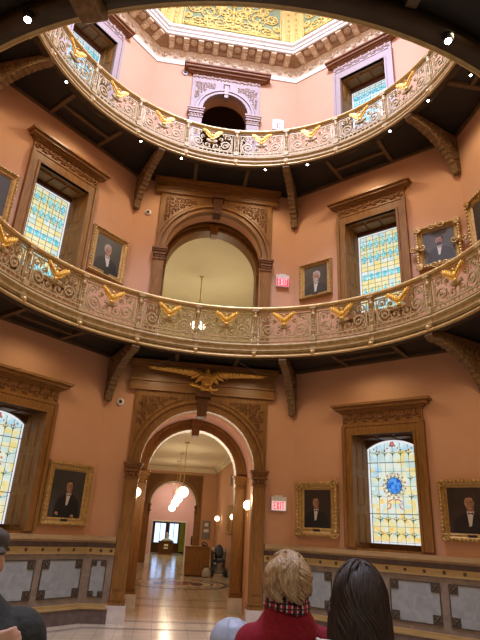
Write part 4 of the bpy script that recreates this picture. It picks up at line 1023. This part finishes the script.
for s in (-1, 1):
    W = MB(); TZ = lambda x: 0.30 + 0.135 * min(1, max(0, (x - 0.05) / 0.22)) ** 0.7 if x < 0.3 else 0.435 - 0.01 * math.sin((x - .3) * 2)
    W.tube([(s * x, -0.02, TZ(x) - 0.02) for x in (0.05, 0.12, 0.2, 0.3, 0.5, 0.75, 1.0, 1.2, 1.30)], [0.05, 0.055, 0.05, 0.045, 0.036, 0.028, 0.02, 0.013, 0.004], 8, flat=0.8)
    for row, (n, l0, y, x1) in enumerate(((13, 0.22, 0.0, 0.98), (13, 0.15, -0.03, 0.9), (11, 0.09, -0.05, 0.8))):
        for k in range(n):
            f = k / (n - 1); x = 0.09 + f * (x1 - 0.09); z = TZ(x) - 0.03; ln = l0 * (1 + 0.25 * f)
            an = -R_(46) + R_(42) * f ** 0.5
            e = (min(1.29, x + ln * math.cos(an)), z + ln * math.sin(an))
            W.tube([(s * x, y, z), (s * (x + e[0]) / 2, y - 0.012, (z + e[1]) / 2), (s * e[0], y, e[1])], [0.04, 0.05 - 0.024 * f, 0.014 - 0.01 * f], 8, flat=0.5)
    wg = part('wing', W, gold, eg)
    mb2 = MB(); mb2.tube([(s * 1.12, -0.02, 0.445), (s * 0.62, -0.10, 0.66)], 0.0035, 4); part('hanging_wire', mb2, steel, wg)

# ------------------------------------------------------------------ lamps of the corridors
def pendant(label, x, y, z, top, r=0.19, group='globe pendants of the corridor'):
    t = thing('pendant_lamp', label, 'lamp', (x, y, z), 0, group)
    mb = MB(); mb.ball((0, 0, 0), (r, r, r * 0.95), 24, 16); part('globe', mb, globem, t)
    mb = MB(); mb.tube([(0, 0, r * 0.9), (0, 0, top - z - 0.04)], 0.012, 8); mb.lathe([(0.045, r * 0.86), (0.09, r * 0.9), (0.06, r * 1.05), (0.02, r * 1.25), (0.0, r * 1.3)], (0, 0, 0), 16); part('rod', mb, brass, t)
    mb = MB(); mb.lathe([(0.09, top - z), (0.08, top - z - 0.03), (0.02, top - z - 0.06), (0.0, top - z - 0.06)], (0, 0, 0), 16); part('ceiling_canopy', mb, brass, t)
    return t
pendant('nearest and largest globe pendant in the corridor row behind the ground archway', 0.08, 12.5, 2.69, HZ)
pendant('second globe pendant of the corridor row, just behind the largest', 0.04, 15.5, 2.62, HZ, 0.18)
pendant('third globe pendant of the corridor row', 0.02, 18.5, 2.56, HZ, 0.18)
pendant('last and lowest globe pendant of the corridor row, beyond the far arch', 0.0, 22.5, 2.46, HZ, 0.18)
pn = thing('pendant_lamp', 'pendant lamp on a long rod behind the lower balcony railing', 'lamp', (-0.035, 9.4, 7.60), 0)
mb = MB()
for k in range(4):
    b = k * PI / 2 + 0.4; mb.ball((0.16 * math.cos(b), 0.16 * math.sin(b), 0), 0.10, 12, 8)
part('globe', mb, globem, pn)
mb = MB(); mb.tube([(0, 0, 0), (0, 0, 1.73)], 0.016, 8); mb.lathe([(0.08, 1.75), (0.06, 1.72), (0.015, 1.69), (0, 1.69)], (0, 0, 0), 12)
for k in range(4):
    b = k * PI / 2 + 0.4; mb.tube([(0, 0, 0.12), (0.08 * math.cos(b), 0.08 * math.sin(b), 0.16), (0.16 * math.cos(b), 0.16 * math.sin(b), 0.09)], 0.012, 6)
part('rod', mb, brass, pn)
def sconce(label, loc, rz, r=0.10, group='wall sconces', d=0.19):
    t = thing('wall_sconce', label, 'lamp', loc, rz, group)      # local -y points into the room
    mb = MB(); mb.lathe([(0.06, 0.0), (0.05, 0.02), (0.0, 0.03)], (0, 0, -0.3), 14, M=Matrix.Translation((0, 0, -0.3)) @ Matrix.Rotation(PI / 2, 4, 'X') @ Matrix.Translation((0, 0, 0.3))); mb.ball((0, -0.01, -0.40), (0.035, 0.02, 0.09), 8, 6); part('back_plate', mb, brass, t)
    mb = MB(); mb.tube([(0, -0.02, -0.32), (0, -0.08, -0.38), (0, -d + 0.02, -0.33), (0, -d, -0.22), (0, -d, -0.09)], 0.014, 8); mb.lathe([(0.05, -0.09), (0.035, -0.13), (0.0, -0.14)], (0, -d, 0), 12); part('arm', mb, brass, t)
    mb = MB(); mb.ball((0, -d, 0), r, 24, 16); part('globe', mb, globem, t)
    return t
sconce('lit globe wall light on the right side of the passage inside the ground archway', (1.29, 5.45, 2.09), -PI / 2, 0.10, d=0.10)
sconce('lit globe wall light glimpsed beside the left pilaster inside the ground archway', (-1.29, 5.45, 2.22), PI / 2, 0.10, d=0.10)
sconce('lit globe wall light on the corridor wall to the right of the edge-on portrait', (HXR, 13.2, 2.0), -PI / 2, 0.10)
sconce('lit globe wall light on the corridor wall to the left of the edge-on portrait', (HXR, 18.3, 2.0), -PI / 2, 0.11)
# vent and notice panel
mb = MB(); mb.box(-0.25, 0.25, -0.02, 0, -0.2, 0.2)
for k in range(6): mb.box(-0.22, 0.22, -0.03, -0.015, -0.17 + 0.06 * k, -0.14 + 0.06 * k)
v = tag(part('air_vent', mb, mat('bronze_vent', (0.14, 0.09, 0.05), 0.5), None, (HXR, 15.4, 3.42), -PI / 2), 'small brown air vent high on the corridor wall near its ceiling', 'vent')
nb = thing('notice_panel', 'grey notice panel on the far corridor wall behind the desk', 'sign', (1.72, HY1, 1.50))
mb = MB(); mb.box(-0.2, 0.2, -0.03, 0, -0.42, 0.42); part('board', mb, mat('grey_panel', (0.22, 0.2, 0.19), 0.5), nb)
mb = MB(); mb.box(-0.09, 0.09, -0.036, -0.028, 0.16, 0.32); mb.box(-0.12, 0.12, -0.036, -0.028, -0.1, 0.04); part('paper', mb, white, nb)

# reception desk, things on it, and the scooter beside it
dsk = thing('reception_desk', 'plain oak reception desk on the right of the corridor', 'desk', (0.92, 14.75, FZ))
mb = MB(); mb.box(-0.44, 0.44, 0, 0.7, 0.05, 0.97); part('body', mb, wood, dsk)
mb = MB(); mb.box(-0.47, 0.47, -0.03, 0.73, 0.97, 1.01); part('top', mb, woodh, dsk)
mb = MB(); mb.box(-0.42, 0.42, 0.02, 0.68, 0.0, 0.05); part('toe_kick', mb, walnut, dsk)
ph = thing('telephone', 'small black telephone on top of the oak desk', 'telephone', (1.17, 15.0, FZ + 1.01))
mb = MB(); mb.prism([(-0.11, 0), (0.11, 0), (0.11, 0.03), (-0.11, 0.09)], -0.1, 0.1); part('base', mb, blackm, ph)
mb = MB(); mb.tube([(-0.11, -0.06, 0.10), (-0.07, -0.06, 0.14), (0.04, -0.06, 0.115), (0.09, -0.06, 0.06)], [0.03, 0.02, 0.02, 0.03], 8); part('handset', mb, blackm, ph)
mo = thing('monitor', 'thin dark monitor on top of the oak desk', 'monitor', (0.66, 15.05, FZ + 1.01))
mb = MB(); mb.box(-0.02, 0.02, -0.18, 0.18, 0.07, 0.33); part('screen', mb, blackm, mo)
mb = MB(); mb.box(-0.08, 0.08, -0.09, 0.09, 0, 0.015); mb.box(-0.02, 0.02, -0.02, 0.02, 0.01, 0.1); part('stand', mb, blackm, mo)
pp = MB(); pp.box(-0.13, 0.13, -0.09, 0.09, 0, 0.012); tag(part('papers', pp, white, None, (0.56, 14.85, FZ + 1.01)), 'white papers on the left end of the oak desk', 'paper')
sc = thing('mobility_scooter', 'grey mobility scooter with dark blue seat beside the desk', 'scooter', (1.76, 15.35, FZ))
bl = mat('navy_vinyl', (0.05, 0.07, 0.12), 0.5); gr = mat('grey_enamel', (0.30, 0.29, 0.27), 0.45)
mb = MB(); mb.loft([(0, 0, 0.60, 0.14, 0.07), (0, 0.01, 0.75, 0.17, 0.06), (0, 0.03, 0.95, 0.155, 0.05), (0, 0.04, 1.05, 0.10, 0.04), (0, 0.04, 1.09, 0.04, 0.02)], 18); part('backrest', mb, bl, sc)
mb = MB(); mb.loft([(0, -0.18, 0.48, 0.20, 0.22), (0, -0.18, 0.56, 0.22, 0.24), (0, -0.18, 0.60, 0.19, 0.2)], 18); part('seat', mb, bl, sc)
mb = MB(); mb.tube([(0.0, -0.3, 0.12), (0, -0.28, 0.3), (0, -0.26, 0.62)], [0.12, 0.11, 0.09], 10); mb.loft([(0, 0.0, 0.10, 0.26, 0.42), (0, 0.0, 0.2, 0.27, 0.42), (0, 0.1, 0.34, 0.2, 0.25), (0, 0.05, 0.48, 0.1, 0.1)], 16); part('chassis', mb, gr, sc)
for s in (-1, 1):
    mb = MB(); mb.tube([(s * 0.22, 0.10, 0.15), (s * 0.23, 0.08, 0.5), (s * 0.235, 0.05, 0.86), (s * 0.225, -0.05, 0.93), (s * 0.22, -0.30, 0.84)], [0.055, 0.06, 0.065, 0.06, 0.045], 10); part('armrest', mb, gr, sc)
for x, y, r in ((-0.27, 0.25, 0.13), (0.27, 0.25, 0.13), (-0.24, -0.35, 0.12), (0.24, -0.35, 0.12)):
    mb = MB(); mb.lathe([(r * 0.5, -0.04), (r * 0.92, -0.04), (r, -0.02), (r, 0.02), (r * 0.92, 0.04), (r * 0.5, 0.04)], (0, 0, 0), 20, M=Matrix.Translation((x, y, r)) @ Matrix.Rotation(PI / 2, 4, 'Y'), closed_prof=True)
    mb.lathe([(0, -0.03), (r * 0.55, -0.03), (r * 0.55, 0.03), (0, 0.03)], (0, 0, 0), 16, M=Matrix.Translation((x, y, r)) @ Matrix.Rotation(PI / 2, 4, 'Y')); part('wheel', mb, blackm, sc)
pk = thing('backpack', 'round grey bag on the floor between the desk and the scooter', 'bag', (1.25, 14.52, FZ))
mb = MB(); mb.loft([(0, 0, 0, 0.13, 0.10), (0, 0, 0.06, 0.165, 0.13), (0, 0, 0.18, 0.165, 0.13), (0, 0.0, 0.28, 0.11, 0.09), (0, 0, 0.32, 0.04, 0.04)], 18); part('body', mb, steel, pk)
mb = MB(); mb.tube([(-0.05, 0, 0.30), (-0.04, 0, 0.37), (0.04, 0, 0.37), (0.05, 0, 0.30)], 0.012, 6); part('handle', mb, blackm, pk)

# ------------------------------------------------------------------ people
pskin = mat('skin', (0.56, 0.33, 0.24), 0.5, col2=(0.50, 0.28, 0.20), scale=10)
redwool = mat('crimson_knit', (0.29, 0.004, 0.020), 0.9, col2=(0.21, 0.003, 0.013), scale=60, bump=0.35, bscale=220)
navy = mat('navy_cloth', (0.010, 0.012, 0.030), 0.85, scale=30)
bluepuff = mat('pale_blue_quilted_nylon', (0.38, 0.45, 0.60), 0.5, col2=(0.31, 0.38, 0.53), scale=7, bump=0.25, bscale=18)
oliv = mat('dark_olive_coat', (0.016, 0.019, 0.014), 0.8, col2=(0.009, 0.011, 0.008), scale=14, bump=0.3, bscale=30)
denim = mat('dark_trousers', (0.03, 0.035, 0.05), 0.85, scale=30)
shoem = mat('black_shoe', (0.02, 0.018, 0.016), 0.5)
blondm = mat('ash_blond_hair', (0.52, 0.36, 0.20), 0.5, col2=(0.22, 0.135, 0.07), scale=16, stretch=(7, 7, 1.0), detail=6, dist=0.8, ramp=(0.35, 0.65))
brunem = mat('dark_brown_hair', (0.036, 0.015, 0.009), 0.6, col2=(0.008, 0.004, 0.0035), scale=14, stretch=(7, 7, 1.0), detail=6, dist=0.8, ramp=(0.35, 0.7))
capm = mat('brown_grey_cap_cloth', (0.07, 0.055, 0.045), 0.9, scale=40)
eyem = mat('eye_white', (0.7, 0.68, 0.65), 0.3); irism = mat('eye_iris', (0.05, 0.03, 0.02), 0.3); lipm = mat('lip', (0.42, 0.16, 0.13), 0.5)

def plaidmat():
    m, nt, b = _base('red_black_white_plaid')
    tc = nt.nodes.new('ShaderNodeTexCoord')
    def stripes(sc, axis, thr):
        w = nt.nodes.new('ShaderNodeTexWave'); w.bands_direction = axis; w.inputs['Scale'].default_value = sc
        nt.links.new(tc.outputs['Object'], w.inputs['Vector'])
        g = nt.nodes.new('ShaderNodeMath'); g.operation = 'GREATER_THAN'; g.inputs[1].default_value = thr
        nt.links.new(w.outputs['Fac'], g.inputs[0]); return g
    def mix(fac, a, c):
        x = nt.nodes.new('ShaderNodeMixRGB'); nt.links.new(fac.outputs[0], x.inputs[0])
        if isinstance(a, tuple): x.inputs[1].default_value = a
        else: nt.links.new(a.outputs[0], x.inputs[1])
        x.inputs[2].default_value = c; return x
    x = mix(stripes(9, 'X', 0.55), (0.42, 0.012, 0.03, 1), (0.02, 0.015, 0.02, 1))
    x = mix(stripes(13, 'X', 0.86), x, (0.55, 0.5, 0.5, 1)); x = mix(stripes(16, 'Z', 0.8), x, (0.03, 0.02, 0.03, 1))
    nt.links.new(x.outputs[0], b.inputs['Base Color']); b.inputs['Roughness'].default_value = 0.9
    return m
plaid = plaidmat()

def remesh(o, vox, smooth=6):
    m = o.modifiers.new('join', 'REMESH'); m.mode = 'VOXEL'; m.voxel_size = vox; m.use_smooth_shade = True
    s = o.modifiers.new('soften', 'SMOOTH'); s.factor = 0.5; s.iterations = smooth
    return o
def figure(label, loc, rz, H, arms, hip=0.165, sh=0.165, hands=None):
    """one continuous body: legs, trunk, arms with five-fingered hands, neck and head with a face; +y is the front"""
    t = thing('person', label, 'person', loc, rz)
    mb = MB(); g = lambda f: f * H
    mb.loft([(0, 0, g(.47), hip * .85, .10), (0, 0, g(.51), hip, .118), (0, 0, g(.56), hip * .95, .108), (0, 0, g(.62), .135, .095), (0, .005, g(.70), .148, .108), (0, .005, g(.76), sh * .98, .105), (0, -.005, g(.80), sh, .088), (0, -.012, g(.825), .105, .07), (0, -.012, g(.84), .058, .056), (0, -.008, g(.865), .05, .052), (0, 0.0, g(.89), .05, .055)], 20)
    hc = g(.932)
    mb.loft([(0, .035, hc - .118, .025, .03), (0, .028, hc - .105, .045, .055), (0, .012, hc - .07, .062, .083), (0, 0, hc - .02, .073, .095), (0, -.005, hc + .03, .077, .100), (0, -.008, hc + .07, .068, .088), (0, -.008, hc + .095, .045, .06), (0, -.008, hc + .106, .015, .02)], 20)
    mb.tube([(0, .088, hc + .015), (0, .108, hc - .022), (0, .112, hc - .034)], [.010, .013, .012], 8)          # nose
    mb.ball((0, .086, hc + .032), (.05, .014, .010), 10, 6); mb.ball((0, .078, hc - .098), (.022, .016, .016), 8, 6)
    for s in (-1, 1):
        mb.ball((s * .078, -.005, hc - .012), (.010, .018, .030), 8, 6); mb.ball((s * .042, .070, hc - .035), (.022, .016, .02), 8, 6)
    for s in (-1, 1):
        mb.tube([(s * .085, 0, g(.50)), (s * .09, .01, g(.40)), (s * .092, .012, g(.285)), (s * .094, -.012, g(.19)), (s * .096, -.012, g(.045))], [.092, .082, .056, .054, .036], 12)
        mb.tube([(s * .098, -.045, .035), (s * .10, .04, .038), (s * .108, .13, .025), (s * .11, .165, .02)], [.034, .036, .030, .018], 10)
    for s, (e, w, fd, pn) in arms.items():
        S = Vector((s * (sh * .98 - .012), -.008, g(.772))); e = Vector(e); w = Vector(w); fd = Vector(fd).normalized(); pn = Vector(pn).normalized()
        mb.ball(S, (.046, .046, .046), 12, 8); mb.tube([S, S.lerp(e, .5), e, e.lerp(w, .35), w], [.046, .045, .041, .040, .027], 12)
        side = fd.cross(pn).normalized()                    # across the palm
        pc = w + fd * .05
        mb.tube([w, w + fd * .03, w + fd * .09], [.027, .036, .034], 10, flat=0.55) if False else None
        for k in range(4):
            o = (k - 1.5) * .019; mb.tube([w + side * o * .5, w + fd * .05 + side * o, w + fd * .09 + side * o], [.016, .0145, .012], 8)
        for k in range(4):
            o = (k - 1.5) * .0205; ln = (.066, .078, .074, .058)[k]
            b0 = w + fd * .088 + side * o; b1 = b0 + (fd * .93 + pn * .32).normalized() * ln * .45; b2 = b1 + (fd * .7 + pn * .75).normalized() * ln * .33; b3 = b2 + (fd * .35 + pn * .95).normalized() * ln * .26
            mb.tube([b0, b1, b2, b3], [.0098, .0092, .0085, .0065], 8)
        th = side * (-1)
        b0 = w + fd * .025 + th * .028; b1 = b0 + (fd * .7 + th * .6 + pn * .2).normalized() * .035; b2 = b1 + (fd * .9 + th * .1 + pn * .35).normalized() * .030
        mb.tube([w + fd * .01, b0, b1, b2], [.018, .014, .0105, .008], 8)
    b = part('body', mb, pskin, t); remesh(b, 0.0075, 4)
    mb = MB()
    for s in (-1, 1): mb.ball((s * .031, .079, hc + .012), (.013, .010, .009), 10, 6, 0); mb.ball((s * .031, .0875, hc + .012), (.0055, .003, .0055), 8, 5, 1)
    mb.ball((0, .093, hc - .063), (.022, .008, .0065), 10, 5, 2)
    part('face', mb, [eyem, irism, lipm], b)
    return t, hc
def trousers(t, H, m, hip=.165):
    mb = MB(); g = lambda f: f * H
    mb.loft([(0, 0, g(.455), hip * .9, .105), (0, 0, g(.51), hip + .014, .130), (0, 0, g(.58), hip + .006, .122), (0, 0, g(.60), hip, .115)], 20)
    for s in (-1, 1): mb.tube([(s * .085, 0, g(.50)), (s * .09, .01, g(.40)), (s * .092, .012, g(.285)), (s * .096, -.008, g(.045))], [.105, .095, .074, .062], 12)
    remesh(part('trousers', mb, m, t), .012)
    for s in (-1, 1):
        mb = MB(); mb.tube([(s * .098, -.055, .042), (s * .10, .04, .045), (s * .108, .13, .034), (s * .11, .18, .028)], [.042, .045, .038, .024], 12); mb.box(s * .104 - .04, s * .104 + .04, -.09, .19, 0.0, .018)
        remesh(part('shoe', mb, shoem, t), .008, 3)
def top(t, H, arms, m, name, extra=.02, sh=.165, hem=.50, hip=.165, neck=.845, fill=None, vox=.011, sl=1.0):
    mb = MB(); g = lambda f: f * H; e = extra
    mb.loft([(0, 0, g(hem), hip + e, .12 + e), (0, 0, g(.56), hip * .97 + e, .112 + e), (0, 0, g(.63), .145 + e, .105 + e), (0, .005, g(.70), .155 + e, .115 + e), (0, .0, g(.76), sh + e, .108 + e), (0, -.008, g(.80), sh + e * .6, .092 + e), (0, -.014, g(.825), .122 + e, .072 + e), (0, -.014, g(neck), .066 + e * .4, .06 + e * .4)], 24)
    for s, (el, w, fd, pn) in arms.items():
        S = Vector((s * (sh * .98 - .010), -.01, g(.768))); mb.ball(S, ((.062 + e) * sl, (.058 + e) * sl, (.066 + e) * sl), 16, 10); el = Vector(el); w = Vector(w)
        mb.tube([S, S.lerp(el, .5), el, el.lerp(w, .4), w.lerp(el, .02)], [(.060 + e) * sl, (.054 + e) * sl, (.047 + e) * sl, (.044 + e) * sl, (.030 + e) * sl], 14)
    if fill: fill(mb)
    return remesh(part(name, mb, m, t), vox)
def strands(mb, hc, n, rx, ry, rz, cy, zlow, r, wav, seed, flare=1.0):
    q = random.Random(seed)
    for i in range(n):
        a = q.uniform(0, 2 * PI)
        if math.sin(a) > 0.55: continue                      # leave the face free
        pts = []; ph = 2.2 * math.sin(2.5 * a + seed) + 1.3 * math.sin(5 * a) + q.uniform(-.5, .5); am = q.uniform(.4, 1.2) * wav; lo = zlow(a) * q.uniform(.75, 1.08); m = 12 if lo < .12 else 20; f0 = q.choice((0, 0, .12, .25, .38))
        for k in range(m + 1):
            f = f0 + (1 - f0) * k / m; fd = .165 / (.165 + lo); th = min(1, f / fd) * PI / 2; lift = .012 * math.sin(PI * k / m) if f0 else 0.0
            ff = max(0.0, (f - fd) / (1 - fd)); fl = 1 + (flare - 1) * math.sin(ff * PI * .8)
            x, y, z = math.sin(th) * math.cos(a) * rx * fl, math.sin(th) * math.sin(a) * ry * fl, math.cos(th) * rz - lo * ff
            aa = am * math.sin(ph + 11 * f) * (.4 + f); bul = 1 + 2.2 * am * math.cos(ph + 11 * f) * f; x *= bul; y *= bul
            pts.append((x * (1 + lift * 5) - math.sin(a) * aa, cy + y * (1 + lift * 5) + math.cos(a) * aa, hc + z + am * .5 * math.cos(ph + 7 * f)))
        mb.tube(pts, [r * (.5 + .8 * math.sin(PI * min(1, .15 + .8 * k / m))) for k in range(m + 1)], 5)

# woman in red, seen from behind
H = 1.54; ar = {s: ((s * .225, -.02, .62 * H), (s * .21, .07, .49 * H), (s * -.1, .2, -1), (-s, 0.1, 0)) for s in (-1, 1)}
t, hc = figure('person with short ash-blond hair in a crimson sweater and plaid scarf, seen from behind', (-0.06, -3.43, FZ), R_(-8), H, ar)
trousers(t, H, denim)
top(t, H, ar, redwool, 'sweater', .022, hem=.49, neck=.893, sl=1.05)
mb = MB(); rings = []
for i in range(29):
    a = 2 * PI * i / 28; rings.append(((.073 + .006 * math.sin(3 * a)) * math.cos(a), -.012 + .073 * math.sin(a), hc - .058 + .010 * math.sin(2 * a)))
mb.tube(rings[:-1], .026, 10, closed=True); mb.tube([(x * 1.16, y * 1.16 - .0, z - .028) for x, y, z in rings[:-1]], .024, 10, closed=True)
mb.tube([(.07, .05, hc - .13), (.09, .12, hc - .24), (.07, .15, hc - .42)], [.03, .045, .05], 8, flat=.4)
part('scarf', mb, plaid, t)
mb = MB(); mb.loft([(0, -.035, hc - .045, .076, .066), (0, -.025, hc - .02, .092, .092), (0, -.018, hc + .01, .097, .106), (0, -.014, hc + .05, .091, .102), (0, -.012, hc + .09, .070, .082), (0, -.012, hc + .118, .03, .035)], 20)
strands(mb, hc + .012, 430, .099, .110, .118, -.016, lambda a: .045 + .02 * max(0, -math.sin(a)), .0074, .026, 5, 1.03)
part('hair', mb, blondm, t)

# woman with long brown hair
H = 1.535; ar = {s: ((s * .225, -.02, .62 * H), (s * .20, .09, .50 * H), (s * -.15, .3, -1), (-s, 0.1, 0)) for s in (-1, 1)}
t, hc = figure('person with long wavy dark-brown hair in a navy jacket, seen from behind', (0.145, -3.81, FZ), R_(-14), H, ar)
trousers(t, H, denim)
j = top(t, H, ar, navy, 'jacket', .022, hem=.48)
mb = MB()
for s in (-1, 1): mb.tube([(s * .075, -.09, hc - .150), (s * .12, -.068, hc - .152), (s * .16, -.02, hc - .158), (s * .165, .05, hc - .165)], .007, 6, 0); mb.tube([(s * .085, -.098, hc - .165), (s * .13, -.076, hc - .165), (s * .175, -.025, hc - .171), (s * .18, .05, hc - .178)], .006, 6, 1)
part('collar_trim', mb, [whitep, mat('yellow_braid', (0.6, 0.42, 0.08), 0.7)], j)
mb = MB(); mb.loft([(0, -.08, hc - .34, .085, .045), (0, -.085, hc - .28, .110, .062), (0, -.075, hc - .20, .118, .075), (0, -.05, hc - .12, .108, .085), (0, -.035, hc - .05, .098, .098), (0, -.02, hc, .094, .106), (0, -.015, hc + .05, .090, .102), (0, -.012, hc + .09, .070, .082), (0, -.012, hc + .116, .03, .035)], 20)
strands(mb, hc + .005, 760, .097, .106, .116, -.018, lambda a: .22 + .15 * max(0, -math.sin(a)), .0066, .030, 9, 1.12)
part('hair', mb, brunem, t)

# child in a pale blue padded hood
H = 1.20; ar = {s: ((s * .19, -.02, .60 * H), (s * .18, .06, .47 * H), (s * -.1, .2, -1), (-s, 0.1, 0)) for s in (-1, 1)}
t, hc = figure('person in a pale blue padded jacket with the hood up, low beside the crimson sweater', (-0.265, -3.09, FZ), R_(10), H, ar, .13, .13)
trousers(t, H, denim, .13)
def hood(mb): mb.loft([(0, -.01, hc - .19, .10, .10), (0, -.02, hc - .11, .115, .118), (0, -.022, hc - .03, .122, .128), (0, -.02, hc + .05, .112, .122), (0, -.018, hc + .10, .082, .092), (0, -.016, hc + .125, .035, .04)], 22)
j = top(t, H, ar, bluepuff, 'padded_jacket', .03, .13, .46, .13, fill=hood)
mb = MB()
for k in (-1, 0, 1):
    mb.tube([((.124 * math.cos(b) * abs(math.cos(.5 * k)) + k * .045), -.02 + .128 * math.sin(b) if False else -.02 - .13 * math.sin(b) * math.cos(.42 * k), hc - .02 + .142 * math.cos(b) * 1.0) if False else (k * .062 * math.sin(b) ** .5 if b > 0 else 0, -.02 - .130 * math.sin(b) * (1 - .12 * abs(k)), hc - .01 + .134 * math.cos(b)) for b in [i * PI * .62 / 12 for i in range(13)]], .0055, 6)
part('seam', mb, mat('blue_seam_cord', (0.36, 0.43, 0.56), 0.6), j)

# man at the left edge, one hand raised to his chest
H = 1.615
ar = {1: ((.25, .11, 1.08), (-.02, .205, 1.255), (-1, .12, .25), (-.1, -1, 0)), -1: ((-.24, -.01, 1.02), (-.225, .06, .80), (.1, .2, -1), (1, .1, 0))}
t, hc = figure('person in a dark olive coat and flat cap, cut by the left edge', (-1.325, -3.835, FZ), R_(-160), H, ar, .165, .185)
trousers(t, H, denim)
ar2 = {1: (ar[1][0], (.0, .20, 1.245), 0, 0), -1: (ar[-1][0], ar[-1][1], 0, 0)}
top(t, H, ar2, oliv, 'coat', .044, .19, .46, sl=1.06, neck=.87)
mb = MB(); mb.loft([(0, -.012, hc + .035, .086, .108), (0, -.012, hc + .065, .092, .115), (0, -.005, hc + .095, .085, .108), (0, 0, hc + .118, .05, .065), (0, 0, hc + .122, .01, .012)], 22)
mb.loft([(0, .085, hc + .028, .072, .075), (0, .088, hc + .036, .076, .088), (0, .08, hc + .05, .068, .07)], 20)
remesh(part('cap', mb, capm, t), .006, 4)
mb = MB(); mb.loft([(0, -.03, hc - .07, .064, .07), (0, -.03, hc - .02, .08, .082), (0, -.02, hc + .04, .082, .1)], 18); part('hair', mb, mat('grey_brown_hair', (.16, .12, .09), .6, scale=30), t)


# ------------------------------------------------------------------ light
def area(name, loc, size, energy, col, rot=(0, 0, 0), shape='DISK'):
    L = bpy.data.lights.new(name, 'AREA'); L.shape = shape; L.size = size; L.energy = energy; L.color = col
    o = bpy.data.objects.new(name, L); COL.objects.link(o); o.location = loc; o.rotation_euler = rot; return o
def point(name, loc, energy, col, r=0.2):
    L = bpy.data.lights.new(name, 'POINT'); L.energy = energy; L.color = col; L.shadow_soft_size = r
    o = bpy.data.objects.new(name, L); COL.objects.link(o); o.location = loc; return o
area('dome_cool_fill', (0, 0, 15.9), 2.6, 1550, (0.62, 0.675, 1.0))  # added cool light in mid-dome for daylight from above; no skylight is built
point('top_storey_fill', (0, 0, 13.3), 270, (0.62, 0.67, 1.0), 0.6)  # added fill hanging in mid-air, brightens the top storey walls
point('dome_warm_fill', (0, 0, 17.2), 25, (1.0, 0.86, 0.60), 0.5)  # added warm fill near the dome top so the panels look yellow
def down(name, deg, r, z, energy, col):
    L = bpy.data.lights.new(name, 'SPOT'); L.energy = energy; L.color = col; L.spot_size = R_(165); L.spot_blend = 0.6; L.shadow_soft_size = 0.12
    o = bpy.data.objects.new(name, L); COL.objects.link(o); o.location = (r * math.sin(R_(deg)), r * math.cos(R_(deg)), z)
for k in range(12):
    down('gallery_fill', 15 + 30 * k, 3.95, 9.47, 60, (1.0, 0.80, 0.52)); down('ground_fill', 15 + 30 * k, 3.95, 4.76, 27, (1.0, 0.78, 0.48))  # even rings of added fill spots; only some coincide with modelled spotlights
area('vestibule_light', (0, -7.6, 4.2), 2.0, 60, (1.0, 0.88, 0.70), (R_(15), 0, 0))
for y, e in ((9.5, 45), (14, 45), (18.5, 40)): point('hall_lamp', (0.1, y, 2.9), e, (1.0, 0.84, 0.58), 0.2)
for s in (-1, 1): point('passage_lamp', (s * 0.95, 5.45, 2.2), 14, (1.0, 0.80, 0.52), 0.1)
area('end_room_lamp', (0, 22.5, HZ - 0.3), 0.8, 40, (1.0, 0.86, 0.75))
area('far_room_lamp', (0, 27, HZ - 0.3), 0.8, 80, (1.0, 0.93, 0.5))
point('upper_corridor_lamp', (0, 9.5, 7.2), 105, (1.0, 0.90, 0.68), 0.3)

w = bpy.data.worlds.new('world'); scene.world = w; w.use_nodes = True
w.node_tree.nodes['Background'].inputs[0].default_value = (0.9, 0.8, 0.7, 1); w.node_tree.nodes['Background'].inputs[1].default_value = 0.15

# ------------------------------------------------------------------ camera
yaw, pitch, roll, f = 0.1295, 0.3863, 0.0528, 514.64
fwd = Vector((math.sin(yaw) * math.cos(pitch), math.cos(yaw) * math.cos(pitch), math.sin(pitch)))
rt = Vector((math.cos(yaw), -math.sin(yaw), 0)); up = rt.cross(fwd)
rt2 = rt * math.cos(roll) + up * math.sin(roll); up2 = up * math.cos(roll) - rt * math.sin(roll)
cd = bpy.data.cameras.new('camera'); cam = bpy.data.objects.new('camera', cd); COL.objects.link(cam)
M = Matrix((rt2, up2, -fwd)).transposed().to_4x4(); M.translation = Vector((-0.6913, -6.0605, 1.6)); cam.matrix_world = M
cd.sensor_fit = 'VERTICAL'; cd.sensor_height = 36.0; cd.lens = f * 36.0 / 640.0; cd.clip_end = 200
scene.camera = cam
vs = scene.view_settings
scene.display_settings.display_device = 'sRGB'; vs.view_transform = 'Standard'; vs.look = 'None'; vs.gamma = 1.0; vs.exposure = 0.0; vs.use_curve_mapping = False
